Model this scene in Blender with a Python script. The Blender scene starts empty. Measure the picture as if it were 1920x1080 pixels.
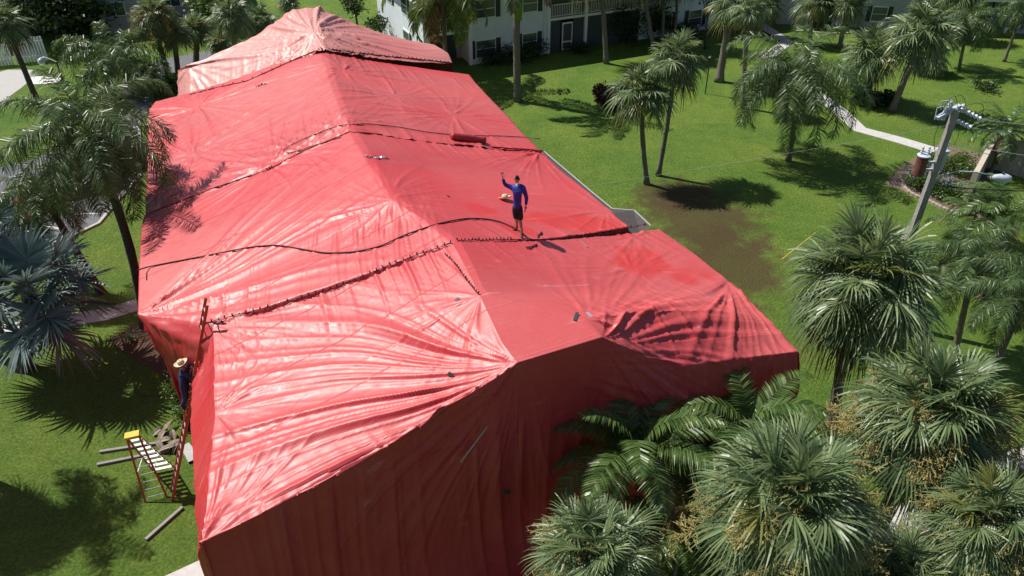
import bpy, math, random
import numpy as np
from mathutils import Vector, Matrix
from mathutils.bvhtree import BVHTree
C=bpy.context.scene.collection
R=math.radians
# ---------------------------------------------------------------- camera, sky, sun, exposure
FPX,PITCH,CH=1455.0,R(34.5),20.0
sc=bpy.context.scene
cam=bpy.data.cameras.new('camera'); cam.sensor_width=36; cam.lens=FPX*36/1920; cam.clip_end=1500; cam.clip_start=.1
camo=bpy.data.objects.new('camera',cam); C.objects.link(camo); camo.location=(0,0,CH); camo.rotation_euler=(R(90)-PITCH,0,0)
sc.camera=camo
SUN_EL,SUN_AZ=R(54),R(295)      # azimuth clockwise from +Y
w=bpy.data.worlds.new('World'); sc.world=w; w.use_nodes=True
nt=w.node_tree; bg=nt.nodes['Background']; sky=nt.nodes.new('ShaderNodeTexSky'); sky.sky_type='NISHITA'; sky.sun_disc=False
sky.sun_elevation=SUN_EL; sky.sun_rotation=SUN_AZ; nt.links.new(sky.outputs[0],bg.inputs[0]); bg.inputs[1].default_value=.062
sl=bpy.data.lights.new('sun','SUN'); sl.energy=4.8; sl.angle=R(.5); sl.color=(1,.95,.87)
so=bpy.data.objects.new('sun',sl); C.objects.link(so)
tosun=Vector((math.sin(SUN_AZ)*math.cos(SUN_EL),math.cos(SUN_AZ)*math.cos(SUN_EL),math.sin(SUN_EL)))
so.rotation_euler=tosun.to_track_quat('Z','Y').to_euler(); so.location=tosun*60
sc.view_settings.view_transform='Standard'; sc.view_settings.look='None'; sc.view_settings.exposure=.3; sc.view_settings.gamma=1
sc.cycles.max_bounces=6; sc.cycles.transparent_max_bounces=4
# ---------------------------------------------------------------- pixel <-> place helpers (used for measuring where things stand)
CF=Vector((0,math.cos(PITCH),-math.sin(PITCH))); CU=Vector((0,math.sin(PITCH),math.cos(PITCH)))
def ray(x,y): return CF*FPX+Vector((x-960,0,0))+CU*(540-y)
def at(x,y,z=0.0):
    d=ray(x,y); return Vector((0,0,CH))+d*((z-CH)/d.z)
def aty(x,y,Y):
    d=ray(x,y); return Vector((0,0,CH))+d*(Y/d.y)
def over(base,y):                 # height above base at which image row y is reached
    a,b=0.0,30.0
    for _ in range(40):
        m=(a+b)/2; v=base+Vector((0,0,m))-Vector((0,0,CH)); py=540-FPX*v.dot(CU)/v.dot(CF)
        if py>y: a=m
        else: b=m
    return a
rnd=random.Random(7)
# ---------------------------------------------------------------- materials
MAT={}
def nodes(m): return m.node_tree.nodes, m.node_tree.links
def mat(name,col,rough=.6,metal=0,spec=.5,var=.0,scale=8,bump=0,bscale=40,emis=None,trans=0):
    if name in MAT: return MAT[name]
    m=bpy.data.materials.new(name); m.use_nodes=True; N,L=nodes(m); b=N['Principled BSDF']
    b.inputs['Base Color'].default_value=(*col,1); b.inputs['Roughness'].default_value=rough; b.inputs['Metallic'].default_value=metal
    b.inputs['Specular IOR Level'].default_value=spec
    tc=N.new('ShaderNodeTexCoord')
    if var:
        n=N.new('ShaderNodeTexNoise'); n.inputs['Scale'].default_value=scale; n.inputs['Detail'].default_value=6; n.inputs['Roughness'].default_value=.65
        L.new(tc.outputs['Object'],n.inputs['Vector'])
        r=N.new('ShaderNodeMapRange'); r.inputs[1].default_value=.3; r.inputs[2].default_value=.7; r.inputs[3].default_value=1-var; r.inputs[4].default_value=1+var
        L.new(n.outputs[0],r.inputs[0]); h=N.new('ShaderNodeHueSaturation'); h.inputs['Color'].default_value=(*col,1); L.new(r.outputs[0],h.inputs['Value']); L.new(h.outputs[0],b.inputs['Base Color'])
    if bump:
        n=N.new('ShaderNodeTexNoise'); n.inputs['Scale'].default_value=bscale; n.inputs['Detail'].default_value=5; L.new(tc.outputs['Object'],n.inputs['Vector'])
        bp=N.new('ShaderNodeBump'); bp.inputs['Strength'].default_value=1; bp.inputs['Distance'].default_value=bump; L.new(n.outputs[0],bp.inputs['Height']); L.new(bp.outputs[0],b.inputs['Normal'])
    MAT[name]=m; return m
def leafmat(name,col,col2,rough=.35,tr=.25,spec=.5):
    if name in MAT: return MAT[name]
    m=bpy.data.materials.new(name); m.use_nodes=True; N,L=nodes(m); b=N['Principled BSDF']; b.inputs['Roughness'].default_value=rough; b.inputs['Specular IOR Level'].default_value=spec
    g=N.new('ShaderNodeNewGeometry'); cr=N.new('ShaderNodeValToRGB'); cr.color_ramp.elements[0].color=(*col,1); cr.color_ramp.elements[1].color=(*col2,1)
    oi=N.new('ShaderNodeObjectInfo'); L.new(g.outputs['Random Per Island'],cr.inputs[0]); L.new(cr.outputs[0],b.inputs['Base Color'])
    t=N.new('ShaderNodeBsdfTranslucent'); hs=N.new('ShaderNodeHueSaturation'); hs.inputs['Hue'].default_value=.48; hs.inputs['Saturation'].default_value=1.15; hs.inputs['Value'].default_value=1.5
    L.new(cr.outputs[0],hs.inputs['Color']); L.new(hs.outputs[0],t.inputs[0])
    mx=N.new('ShaderNodeMixShader'); mx.inputs[0].default_value=tr; L.new(b.outputs[0],mx.inputs[1]); L.new(t.outputs[0],mx.inputs[2]); L.new(mx.outputs[0],N['Material Output'].inputs[0])
    MAT[name]=m; return m
M_sabal=leafmat('sabal_leaf',(.06,.11,.045),(.23,.30,.14),.40,.3)
M_sabaly=leafmat('sabal_leaf_yellow',(.12,.15,.04),(.22,.22,.06),.4)
M_blue=leafmat('silver_leaf',(.10,.155,.15),(.21,.275,.27),.4,.12)
M_queen=leafmat('queen_leaf',(.04,.085,.025),(.11,.17,.055),.38)
M_royal=leafmat('coconut_leaf',(.06,.11,.02),(.14,.18,.04),.4,.3)
M_areca=leafmat('areca_leaf',(.035,.09,.02),(.13,.19,.05),.36,.25)
M_brown=leafmat('dead_leaf',(.10,.06,.03),(.20,.13,.07),.7,.1,.2)
M_tan=leafmat('flower_twig',(.24,.21,.07),(.46,.39,.17),.7,.2,.2)
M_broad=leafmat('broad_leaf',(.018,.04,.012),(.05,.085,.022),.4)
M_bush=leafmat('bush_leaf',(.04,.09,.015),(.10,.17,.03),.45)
M_maroon=leafmat('maroon_leaf',(.05,.02,.02),(.12,.04,.04),.45)
M_yflow=leafmat('yellow_flower',(.30,.22,.02),(.5,.38,.05),.6)
M_bflow=leafmat('blue_flower',(.15,.15,.5),(.3,.3,.7),.6)
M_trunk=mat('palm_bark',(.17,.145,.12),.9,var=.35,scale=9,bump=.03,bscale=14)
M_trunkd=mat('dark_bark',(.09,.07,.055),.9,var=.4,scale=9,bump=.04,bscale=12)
M_shaft=mat('crownshaft',(.12,.24,.03),.4,var=.15,scale=4)
M_fruit=mat('fruit',(.42,.30,.05),.6,var=.4,scale=25)
M_white=mat('white_paint',(.78,.79,.80),.5,var=.05,scale=2)
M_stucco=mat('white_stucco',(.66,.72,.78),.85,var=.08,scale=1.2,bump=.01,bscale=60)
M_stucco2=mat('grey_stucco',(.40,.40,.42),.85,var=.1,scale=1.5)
M_beige=mat('beige_stucco',(.50,.43,.35),.9,var=.12,scale=1.2,bump=.01,bscale=50)
M_dark=mat('dark_interior',(.03,.035,.045),.7)
M_glass=mat('window_glass',(.05,.07,.09),.08,spec=.8)
M_shut=mat('dark_shutter',(.02,.022,.03),.5)
M_screen=mat('screen_mesh',(.06,.07,.08),.8)
M_shingle=mat('brown_shingle',(.22,.13,.11),.9,var=.25,scale=6,bump=.02,bscale=20)
M_gray=mat('grey_roofing',(.075,.062,.062),.9,var=.2,scale=10,bump=.01,bscale=60)
M_alu=mat('aluminium',(.72,.73,.75),.35,metal=.75)
M_orange=mat('red_fibreglass',(.42,.07,.03),.5,var=.1)
M_yellow=mat('yellow_plastic',(.75,.48,.04),.5,var=.1,scale=20)
M_gutter=mat('grey_gutter',(.20,.19,.19),.45,var=.2,scale=12)
M_black=mat('black_steel',(.03,.02,.025),.5)
M_rope=mat('dark_rope',(.06,.015,.018),.7)
M_conc=mat('concrete',(.43,.42,.41),.9,var=.12,scale=5,bump=.006,bscale=60)
M_pole=mat('pole_concrete',(.30,.29,.26),.9,var=.18,scale=5,bump=.01,bscale=30)
M_porc=mat('grey_porcelain',(.52,.58,.66),.25)
M_tank=mat('rusty_tank',(.15,.05,.04),.7,var=.6,scale=9)
M_tankg=mat('grey_tank',(.38,.44,.52),.45,var=.1)
M_skin=mat('skin',(.38,.20,.13),.55)
M_blueshirt=mat('blue_shirt',(.015,.025,.26),.6,var=.35,scale=9,bump=.03,bscale=9)
M_navy=mat('navy_shirt',(.02,.03,.09),.8)
M_blackc=mat('black_cloth',(.012,.012,.014),.8)
M_hair=mat('dark_hair',(.015,.01,.008),.95,spec=.1)
M_straw=mat('straw',(.62,.50,.33),.85,var=.15,scale=60,bump=.004,bscale=200)
M_shoe=mat('shoe',(.03,.025,.022),.7)
M_redcar=mat('red_car_paint',(.45,.02,.015),.25)
M_darkcar=mat('dark_car_paint',(.02,.02,.03),.2)
M_rubber=mat('rubber',(.02,.02,.02),.8)
M_rust=mat('tape_dark',(.05,.05,.06),.5)
M_silver=mat('silver_tape',(.45,.47,.50),.35,metal=.4)
M_kerb=mat('kerb_stone',(.36,.29,.25),.9,var=.25,scale=7,bump=.01,bscale=30)
M_mulch=mat('mulch_bits',(.10,.055,.035),.95,var=.5,scale=30,bump=.03,bscale=30)
M_soil=mat('planting_soil',(.16,.12,.09),.95,var=.4,scale=14,bump=.02,bscale=30)
M_asph=mat('asphalt_road',(.13,.135,.15),.85,var=.18,scale=3,bump=.006,bscale=90)
M_line=mat('road_paint',(.75,.75,.74),.7,var=.1,scale=20)
# ---------------------------------------------------------------- mesh helpers
class MB:
    def __init__(s): s.v=[]; s.f=[]; s.mi=[]; s.m=0
    def add(s,vs,fs):
        o=len(s.v); s.v+= [tuple(v) for v in vs]; s.f+=[tuple(i+o for i in f) for f in fs]; s.mi+=[s.m]*len(fs)
    def box(s,c,sz,rz=0,M=None):
        x,y,z=[a/2 for a in sz]; vs=[Vector((i*x,j*y,k*z)) for k in(-1,1) for j in(-1,1) for i in(-1,1)]
        Mx=M if M is not None else Matrix.Rotation(rz,3,'Z'); vs=[Mx@v+Vector(c) for v in vs]
        s.add(vs,[(0,2,3,1),(4,5,7,6),(0,1,5,4),(2,6,7,3),(0,4,6,2),(1,3,7,5)])
    def beam(s,a,b,wd,h):
        a=Vector(a);b=Vector(b);d=(b-a); L=d.length
        if L<1e-6: return
        s.box((a+b)/2,(wd,h,L),M=d.to_track_quat('Z','Y').to_matrix())
    def tube(s,pts,r,n=8,cap=True):
        pts=[Vector(p) for p in pts]; k=len(pts); rs=r if isinstance(r,(list,tuple)) else [r]*k
        vs=[];fs=[]; up=None
        for i,p in enumerate(pts):
            d=(pts[min(i+1,k-1)]-pts[max(i-1,0)]).normalized()
            if up is None: up=Vector((1,0,0)) if abs(d.x)<.8 else Vector((0,1,0))
            a=d.cross(up).normalized(); b=d.cross(a).normalized(); up=b.cross(d).normalized() if True else up; up=-b.cross(a) if False else a.cross(d).normalized()
            for j in range(n):
                t=2*math.pi*j/n; vs.append(p+(a*math.cos(t)+b*math.sin(t))*rs[i])
        for i in range(k-1):
            for j in range(n): fs.append((i*n+j,i*n+(j+1)%n,(i+1)*n+(j+1)%n,(i+1)*n+j))
        if cap: fs.append(tuple(range(n))[::-1]); fs.append(tuple((k-1)*n+j for j in range(n)))
        s.add(vs,fs)
    def lathe(s,c,prof,n=16,M=None):
        vs=[];k=len(prof)
        for r,z in prof:
            for j in range(n):
                t=2*math.pi*j/n; v=Vector((r*math.cos(t),r*math.sin(t),z)); vs.append((M@v if M is not None else v)+Vector(c))
        fs=[(i*n+j,i*n+(j+1)%n,(i+1)*n+(j+1)%n,(i+1)*n+j) for i in range(k-1) for j in range(n)]
        fs+=[tuple(range(n))[::-1],tuple((k-1)*n+j for j in range(n))]
        s.add(vs,fs)
    def build(s,name,mats,parent=None,loc=(0,0,0),smooth=False):
        me=bpy.data.meshes.new(name); me.from_pydata(s.v,[],s.f)
        for m in (mats if isinstance(mats,(list,tuple)) else [mats]): me.materials.append(m)
        if any(s.mi): me.polygons.foreach_set('material_index',s.mi)
        if smooth: me.polygons.foreach_set('use_smooth',[True]*len(me.polygons))
        me.update(); return link(name,me,parent,loc)
def link(name,me,parent=None,loc=(0,0,0)):
    o=bpy.data.objects.new(name,me); C.objects.link(o); o.location=loc
    if parent: o.parent=parent
    return o
def tag(o,label,cat,group=None,kind=None):
    if label: o['label']=label
    if cat: o['category']=cat
    if group: o['group']=group
    if kind: o['kind']=kind
    return o
def thing(name,loc,label,cat,group=None,rz=0):
    o=bpy.data.objects.new(name,None); C.objects.link(o); o.location=loc; o.rotation_euler=(0,0,rz); o.empty_display_size=.3
    return tag(o,label,cat,group)
def skin(name,verts,edges,radii,matl,parent,sub=2,root=0,smooth=True):
    me=bpy.data.meshes.new(name+'_src'); me.from_pydata([tuple(v) for v in verts],edges,[]); o=bpy.data.objects.new(name,me); C.objects.link(o)
    md=o.modifiers.new('s','SKIN'); sv=me.skin_vertices[0].data
    for i,r in enumerate(radii):
        sv[i].radius=(r,r) if not isinstance(r,tuple) else r; sv[i].use_root=(i==root)
    sb=o.modifiers.new('b','SUBSURF'); sb.levels=sub; sb.render_levels=sub
    bpy.context.view_layer.update(); dg=bpy.context.evaluated_depsgraph_get(); nm=bpy.data.meshes.new_from_object(o.evaluated_get(dg))
    o.modifiers.clear(); o.data=nm; nm.name=name; nm.materials.clear(); nm.materials.append(matl)
    nm.polygons.foreach_set('use_smooth',[smooth]*len(nm.polygons)); bpy.data.meshes.remove(me)
    if parent: o.parent=parent
    return o
# ---------------------------------------------------------------- ground
def lawn_mat():
    m=bpy.data.materials.new('lawn'); m.use_nodes=True; N,L=nodes(m); b=N['Principled BSDF']; b.inputs['Roughness'].default_value=.85; b.inputs['Specular IOR Level'].default_value=.25
    tc=N.new('ShaderNodeTexCoord'); P=tc.outputs['Object']
    def noise(sc,det=5,ro=.6,dist=0):
        n=N.new('ShaderNodeTexNoise'); n.inputs['Scale'].default_value=sc; n.inputs['Detail'].default_value=det; n.inputs['Roughness'].default_value=ro; n.inputs['Distortion'].default_value=dist; L.new(P,n.inputs['Vector']); return n.outputs[0]
    def ramp(i,a,b_,lo,hi):
        r=N.new('ShaderNodeValToRGB'); r.color_ramp.elements[0].position=lo; r.color_ramp.elements[1].position=hi; r.color_ramp.elements[0].color=a; r.color_ramp.elements[1].color=b_; L.new(i,r.inputs[0]); return r.outputs[0]
    fine=ramp(noise(9,8,.8),(.036,.088,.011,1),(.22,.345,.052,1),.33,.68)
    big=ramp(noise(.25,4,.6,.5),(.68,.84,.75,1),(1.32,1.12,1.15,1),.3,.7)
    med=ramp(noise(1.6,5,.7,.8),(.82,.88,.8,1),(1.18,1.1,1.15,1),.35,.66)
    mx=N.new('ShaderNodeMixRGB'); mx.blend_type='MULTIPLY'; mx.inputs[0].default_value=1; L.new(fine,mx.inputs[1]); L.new(big,mx.inputs[2]); m0=mx; mx=N.new('ShaderNodeMixRGB'); mx.blend_type='MULTIPLY'; mx.inputs[0].default_value=1; L.new(m0.outputs[0],mx.inputs[1]); L.new(med,mx.inputs[2])
    def spot(c,rx,ry,n_sc=.9):
        mp=N.new('ShaderNodeMapping'); mp.vector_type='POINT'; mp.inputs['Location'].default_value=(-c[0]/rx,-c[1]/ry,0); mp.inputs['Scale'].default_value=(1/rx,1/ry,0); L.new(P,mp.inputs[0])
        ln=N.new('ShaderNodeVectorMath'); ln.operation='LENGTH'; L.new(mp.outputs[0],ln.inputs[0])
        ad=N.new('ShaderNodeMath'); ad.operation='MULTIPLY_ADD'; L.new(noise(n_sc,6,.7),ad.inputs[0]); ad.inputs[1].default_value=2.6; L.new(ln.outputs['Value'],ad.inputs[2])
        r=N.new('ShaderNodeMapRange'); r.inputs[1].default_value=2.0; r.inputs[2].default_value=2.7; r.inputs[3].default_value=1; r.inputs[4].default_value=0; L.new(ad.outputs[0],r.inputs[0]); return r.outputs[0]
    out=mx.outputs[0]
    brown=ramp(noise(16,8,.85),(.040,.027,.012,1),(.17,.115,.05,1),.35,.7)
    for c,rx,ry in (((9.9,35.6),2.7,3.3),((10.6,31.4),2.0,3.2),((8.9,38.0),1.8,1.8)):
        k=N.new('ShaderNodeMixRGB'); sp=spot(c,rx,ry); mu=N.new('ShaderNodeMath'); mu.operation='MULTIPLY'; L.new(sp,mu.inputs[0]); mu.inputs[1].default_value=.85
        L.new(mu.outputs[0],k.inputs[0]); L.new(out,k.inputs[1]); L.new(brown,k.inputs[2]); out=k.outputs[0]
    L.new(out,b.inputs['Base Color'])
    bp=N.new('ShaderNodeBump'); bp.inputs['Distance'].default_value=.16; L.new(noise(11,8,.8),bp.inputs['Height']); L.new(bp.outputs[0],b.inputs['Normal'])
    return m
g=MB(); n=60; S=460
gv=[(-S/2+S*i/n,-60+S*j/n,0) for j in range(n+1) for i in range(n+1)]
g.add(gv,[(j*(n+1)+i,j*(n+1)+i+1,(j+1)*(n+1)+i+1,(j+1)*(n+1)+i) for j in range(n) for i in range(n)])
tag(g.build('lawn',lawn_mat()),'green mown lawn around the buildings',None,kind='structure')
def ribbon(name,px,wid,m,z,kindlabel,closed=False,world=False):
    pts=[Vector(p) if world else at(*p) for p in px]; b=MB(); L_=[];R_=[]
    for i,p in enumerate(pts):
        d=(pts[min(i+1,len(pts)-1)]-pts[max(i-1,0)]); d.z=0; d.normalize(); s=Vector((-d.y,d.x,0)); w_=wid[i] if isinstance(wid,list) else wid
        L_.append(p+s*w_/2+Vector((0,0,z))); R_.append(p-s*w_/2+Vector((0,0,z)))
    k=len(pts); b.add(L_+R_,[(i,k+i,k+i+1,i+1) for i in range(k-1)])
    lo=[v-Vector((0,0,z+.02)) for v in L_+R_]
    b.add(L_+lo[:k],[(i,i+1,k+i+1,k+i) for i in range(k-1)]); b.add(R_+lo[k:],[(i,k+i,k+i+1,i+1) for i in range(k-1)])
    return tag(b.build(name,m),kindlabel,None,kind='structure')
def patch(name,px,m,z,label,z0=0):
    b=MB(); p=[at(*q)+Vector((0,0,z)) for q in px]; b.add(p,[tuple(range(len(p)))]); return tag(b.build(name,m),label,None,kind='structure')
def path_mat():
    m=mat('path_concrete',(.50,.49,.48),.9,var=.12,scale=4,bump=.006,bscale=60)
    return m
ribbon('path',[(1385,5),(1402,30),(1440,55),(1476,78),(1440,107),(1466,135),(1500,158),(1535,180),(1574,208),(1612,243),(1690,264),(1775,290)],1.05,path_mat(),.03,'pale concrete footpath crossing the lawn')
ribbon('path',[(-200,650),(60,612),(130,600),(200,590),(258,572),(330,556)],.95,path_mat(),.03,'grey concrete footpath between the palms')
ribbon('path',[(300,1110),(390,1068),(480,1030)],.9,path_mat(),.03,'concrete slab at the tent corner')
ribbon('path',[(1640,1010),(1730,955),(1800,915),(1880,875),(1990,840)],.95,path_mat(),.03,'concrete footpath under the flowering palms')
# asphalt lot on the left
patch('road',[(-600,520),(30,470),(120,450),(185,418),(215,380),(262,330),(262,226),(290,186),(262,150),(220,240),(60,300),(-100,330),(-500,330)],M_asph,.006,'asphalt parking lot seen between the palms')
patch('road',[(285,160),(332,140),(420,118),(470,95),(450,80),(375,98),(300,112),(262,128),(230,160),(180,195),(225,200)],M_asph,.008,'asphalt lane behind the tent')
patch('pavement',[(-60,150),(15,131),(75,131),(66,143),(40,165),(5,190),(-60,210)],M_conc,.012,'concrete driveway by the picket fence')
patch('pavement',[(52,147),(70,143),(118,147),(112,157),(60,158),(48,154)],M_line,.016,'pale concrete pad in front of the fence')
for i,(a,b) in enumerate((((135,402),(188,400)),((225,245),(282,232)),((228,220),(284,210)),((195,350),(250,345)),((60,420),(120,430)),((200,290),(262,280)))):
    ribbon('parking_line',[a,b],.11,M_line,.012,'white painted bay line on the asphalt')
patch('planting_bed',[(1658,345),(1690,310),(1760,270),(1850,290),(1860,420),(1800,400),(1755,382),(1712,365)],M_soil,.008,'bare soil bed under the hedges')
patch('planting_bed',[(1502,45),(1510,30),(1545,22),(1610,40),(1600,52),(1545,53),(1515,50)],M_mulch,.01,'red mulch bed by the far entrance')
patch('planting_bed',[(200,640),(255,605),(300,620),(350,680),(352,760),(330,740),(300,700),(260,680)],M_mulch,.008,'dark mulch bed along the tented building')
patch('planting_bed',[(1765,500),(1790,480),(1860,540),(1900,560),(1830,560),(1790,530)],M_soil,.01,'soil bed under the bushy palm')
# ---------------------------------------------------------------- tarpaulins
AX=Vector((math.sin(R(-25)),math.cos(R(-25)),0)); XR=Vector((math.sin(R(65)),math.cos(R(65)),0))
AXn=np.array(AX); XRn=np.array(XR)
_r=np.random.RandomState(3)
def ridged(t,seed,oct=4,base=1.0):
    r=np.random.RandomState(seed); out=np.zeros_like(t); amp=0
    t=t+.45*np.sin(t*.31+r.rand()*6)+.2*np.sin(t*.73+r.rand()*6)
    for k in range(oct):
        fq=base*(1.0+.83*k)*(.9+.2*r.rand()); a=1/(1+.7*k); md=.5+.5*np.sin(t*.53*(k+1)+r.rand()*6.28); out+=a*md*1.6*(1-np.abs(np.sin(fq*t+r.rand()*6.28)))**2.2; amp+=a
    return out/amp
def vnoise(P,sc,seed):   # cheap smooth 3-D noise from sums of rotated sines
    r=np.random.RandomState(seed); out=np.zeros(P.shape[:-1])
    for k in range(7):
        d=r.randn(3); d/=np.linalg.norm(d); out+=np.sin((P@d)*sc*(.6+1.2*r.rand())+r.rand()*6.28+1.3*np.sin((P@r.randn(3))*sc*.4))
    return out/7*1.6
def P3(x,y,z): return np.array(at(x,y,z))
def pinch(P,c,amp,Rr,wv,seed,r0=.35,wall=False,dirv=None,wid=None,pw=1.4):
    d=P-c
    if wall: a=d@XRn; b=d[...,2]
    else: a=d@XRn; b=d@AXn
    r=np.linalg.norm(d,axis=-1); th=np.arctan2(b,a); th=th+.05*np.sin(r*.7+seed)+.035*vnoise(P,.9,seed)
    g=amp*(1-np.exp(-(r/r0)))*np.exp(-(r/Rr)**pw)
    if dirv is not None:
        dv=np.array(dirv,float); dv/=np.linalg.norm(dv); cs=(d@dv)/(r+1e-6); g=g*np.clip((cs-math.cos(R(wid)))/.3,0,1)
    k=np.clip((r*6.28/wv-.45)/.6,0,1)
    return g*((ridged(th*wv*.55,seed+7,2)-.35)*(1-k)*.8+(ridged(th*wv,seed,4)-.35)*k)
def stripe(P,a,b,amp,L1,L2,fq,seed):
    d=b-a; ln=np.linalg.norm(d); d=d/ln; q=P-a; t=q@d; nrm=np.cross([0,0,1.],d); nrm/=np.linalg.norm(nrm); s=q@nrm
    L=np.where(s>0,L1,L2); g=amp*np.exp(-(np.abs(s)/L)**1.3)*np.clip(t/.6+.5,0,1)*np.clip((ln-t)/.6+.5,0,1)
    g=g*(.65+.5*vnoise(P,.7,seed+50))
    return g*(ridged((t+.07*np.sin(s*1.3+seed)+.10*s)*fq,seed,4)-.35)
def lattice(ctrl,cell,soft_rows,soft_cols,iters=25):
    A=np.array(ctrl,float); nr,nc,_=A.shape
    def segs(axis):
        D=np.linalg.norm(np.diff(A,axis=axis),axis=2); D=np.sort(D,axis=1-axis); m=D.max(axis=1-axis) if axis==0 else D.max(axis=0)
        m=np.median(np.linalg.norm(np.diff(A,axis=axis),axis=2),axis=1-axis)
        return [max(1,int(round(x/cell))) for x in m]
    sr,scn=segs(0),segs(1)
    def expand(B,seg,axis):
        B=np.moveaxis(B,axis,0); out=[];marks=[0]
        for i,k in enumerate(seg):
            for j in range(k): out.append(B[i]*(1-j/k)+B[i+1]*(j/k))
            marks.append(len(out))
        out.append(B[-1]); return np.moveaxis(np.array(out),0,axis),marks
    G,mr=expand(A,sr,0); G,mc=expand(G,scn,1)
    fr=np.ones(G.shape[0]); fc=np.ones(G.shape[1])
    for i in range(nr):
        if i not in soft_rows: fr[mr[i]]=0
    for i in range(nc):
        if i not in soft_cols: fc[mc[i]]=0
    for _ in range(iters):
        H=G.copy(); H[1:-1]=(G[:-2]+G[2:])/2; G=G+(H-G)*.6*fr[:,None,None]
        H=G.copy(); H[:,1:-1]=(G[:,:-2]+G[:,2:])/2; G=G+(H-G)*.6*fc[None,:,None]
    for _ in range(1):
        H=G.copy(); H[1:-1]=(G[:-2]+G[2:])/2; G=G+(H-G)*.3
        H=G.copy(); H[:,1:-1]=(G[:,:-2]+G[:,2:])/2; G=G+(H-G)*.3
    return G,mr,mc
def gnormal(G):
    du=np.gradient(G,axis=0); dv=np.gradient(G,axis=1); N=np.cross(dv,du); N/=np.linalg.norm(N,axis=2,keepdims=True)+1e-9; return N
BV_v=[];BV_f=[]
def tarp_mat(name,fade=0):
    m=bpy.data.materials.new(name); m.use_nodes=True; N,L=nodes(m); b=N['Principled BSDF']
    tc=N.new('ShaderNodeTexCoord'); P=tc.outputs['Object']
    def noise(sc,det=4,ro=.6,vec=P,dist=0):
        n=N.new('ShaderNodeTexNoise'); n.inputs['Scale'].default_value=sc; n.inputs['Detail'].default_value=det; n.inputs['Roughness'].default_value=ro; n.inputs['Distortion'].default_value=dist; L.new(vec,n.inputs['Vector']); return n.outputs[0]
    def mr(i,a,b_,c,d):
        r=N.new('ShaderNodeMapRange'); r.inputs[1].default_value=a; r.inputs[2].default_value=b_; r.inputs[3].default_value=c; r.inputs[4].default_value=d; L.new(i,r.inputs[0]); return r.outputs[0]
    def mix(f,a,b_,mode='MIX'):
        x=N.new('ShaderNodeMixRGB'); x.blend_type=mode
        if isinstance(f,float): x.inputs[0].default_value=f
        else: L.new(f,x.inputs[0])
        for k,v in ((1,a),(2,b_)):
            if isinstance(v,tuple): x.inputs[k].default_value=v
            else: L.new(v,x.inputs[k])
        return x.outputs[0]
    rot=N.new('ShaderNodeMapping'); rot.vector_type='POINT'; rot.inputs['Rotation'].default_value=(0,0,R(-25)); L.new(P,rot.inputs[0])   # local x = across building, y = along
    sx=N.new('ShaderNodeSeparateXYZ'); L.new(rot.outputs[0],sx.inputs[0])
    # strips: sheets welded every 1.83 m along the building
    fr=N.new('ShaderNodeMath'); fr.operation='MULTIPLY'; L.new(sx.outputs[1],fr.inputs[0]); fr.inputs[1].default_value=1/1.83
    fl=N.new('ShaderNodeMath'); fl.operation='FLOOR'; L.new(fr.outputs[0],fl.inputs[0]); wn=N.new('ShaderNodeTexWhiteNoise'); wn.noise_dimensions='1D'; L.new(fl.outputs[0],wn.inputs['W'])
    fc=N.new('ShaderNodeMath'); fc.operation='FRACT'; L.new(fr.outputs[0],fc.inputs[0])
    col=mix(mr(wn.outputs[0],0,1,0,.9),(.55,.024,.034,1),(.46,.034,.046,1))
    col=mix(mr(noise(.5,5,.65),.42,.72,0,.5),col,(.53,.085,.095,1))
    fade_sunlit=N.new('ShaderNodeAttribute'); fade_sunlit.attribute_name='fade_sunlit'; col=mix(fade_sunlit.outputs['Fac'],col,(.64,.36,.32,1))  # mixes in faded cloth and the painted sunlit paleness of the tops
    wet=N.new('ShaderNodeAttribute'); wet.attribute_name='wet'; col=mix(wet.outputs['Fac'],col,(.56,.018,.012,1))
    st=N.new('ShaderNodeMapping'); st.inputs['Scale'].default_value=(.5,4.5,1); L.new(rot.outputs[0],st.inputs[0])
    scr=mr(noise(1.1,7,.75,st.outputs[0],.6),.60,.72,0,.5); col=mix(scr,col,(.72,.36,.36,1))
    grn=mr(noise(26,5,.7),.3,.7,.86,1.12); hs=N.new('ShaderNodeHueSaturation'); L.new(col,hs.inputs['Color']); L.new(grn,hs.inputs['Value']); col=hs.outputs[0]
    ln=mr(fc.outputs[0],.0,.018,.84,1); hs2=N.new('ShaderNodeHueSaturation'); L.new(col,hs2.inputs['Color']); L.new(ln,hs2.inputs['Value']); col=hs2.outputs[0]
    L.new(col,b.inputs['Base Color'])
    L.new(mr(noise(2.2,5,.6),.3,.7,.40,.52),b.inputs['Roughness'])
    b.inputs['Specular IOR Level'].default_value=.55
    # bumps: weld line, fine crinkle, down-slope creases
    b1=N.new('ShaderNodeBump'); b1.inputs['Distance'].default_value=.012; L.new(mr(fc.outputs[0],0,.03,1,0),b1.inputs['Height'])
    st2=N.new('ShaderNodeMapping'); st2.inputs['Scale'].default_value=(.4,1.8,1); L.new(rot.outputs[0],st2.inputs[0])
    b2=N.new('ShaderNodeBump'); b2.inputs['Distance'].default_value=.022; b2.inputs['Strength'].default_value=.28; L.new(noise(2.6,6,.55,st2.outputs[0],.9),b2.inputs['Height']); L.new(b1.outputs[0],b2.inputs['Normal'])
    b3=N.new('ShaderNodeBump'); b3.inputs['Distance'].default_value=.006; b3.inputs['Strength'].default_value=.35; L.new(noise(24,4,.6),b3.inputs['Height']); L.new(b2.outputs[0],b3.inputs['Normal'])
    L.new(b3.outputs[0],b.inputs['Normal'])
    return m
M_tarp=tarp_mat('tarpaulin')
WETS=[(1240,470,1.6),(1060,415,1.5),(1120,400,1.3),(1180,480,.9),(985,450,.8),(900,420,.9),(1280,490,.8)]
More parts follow.
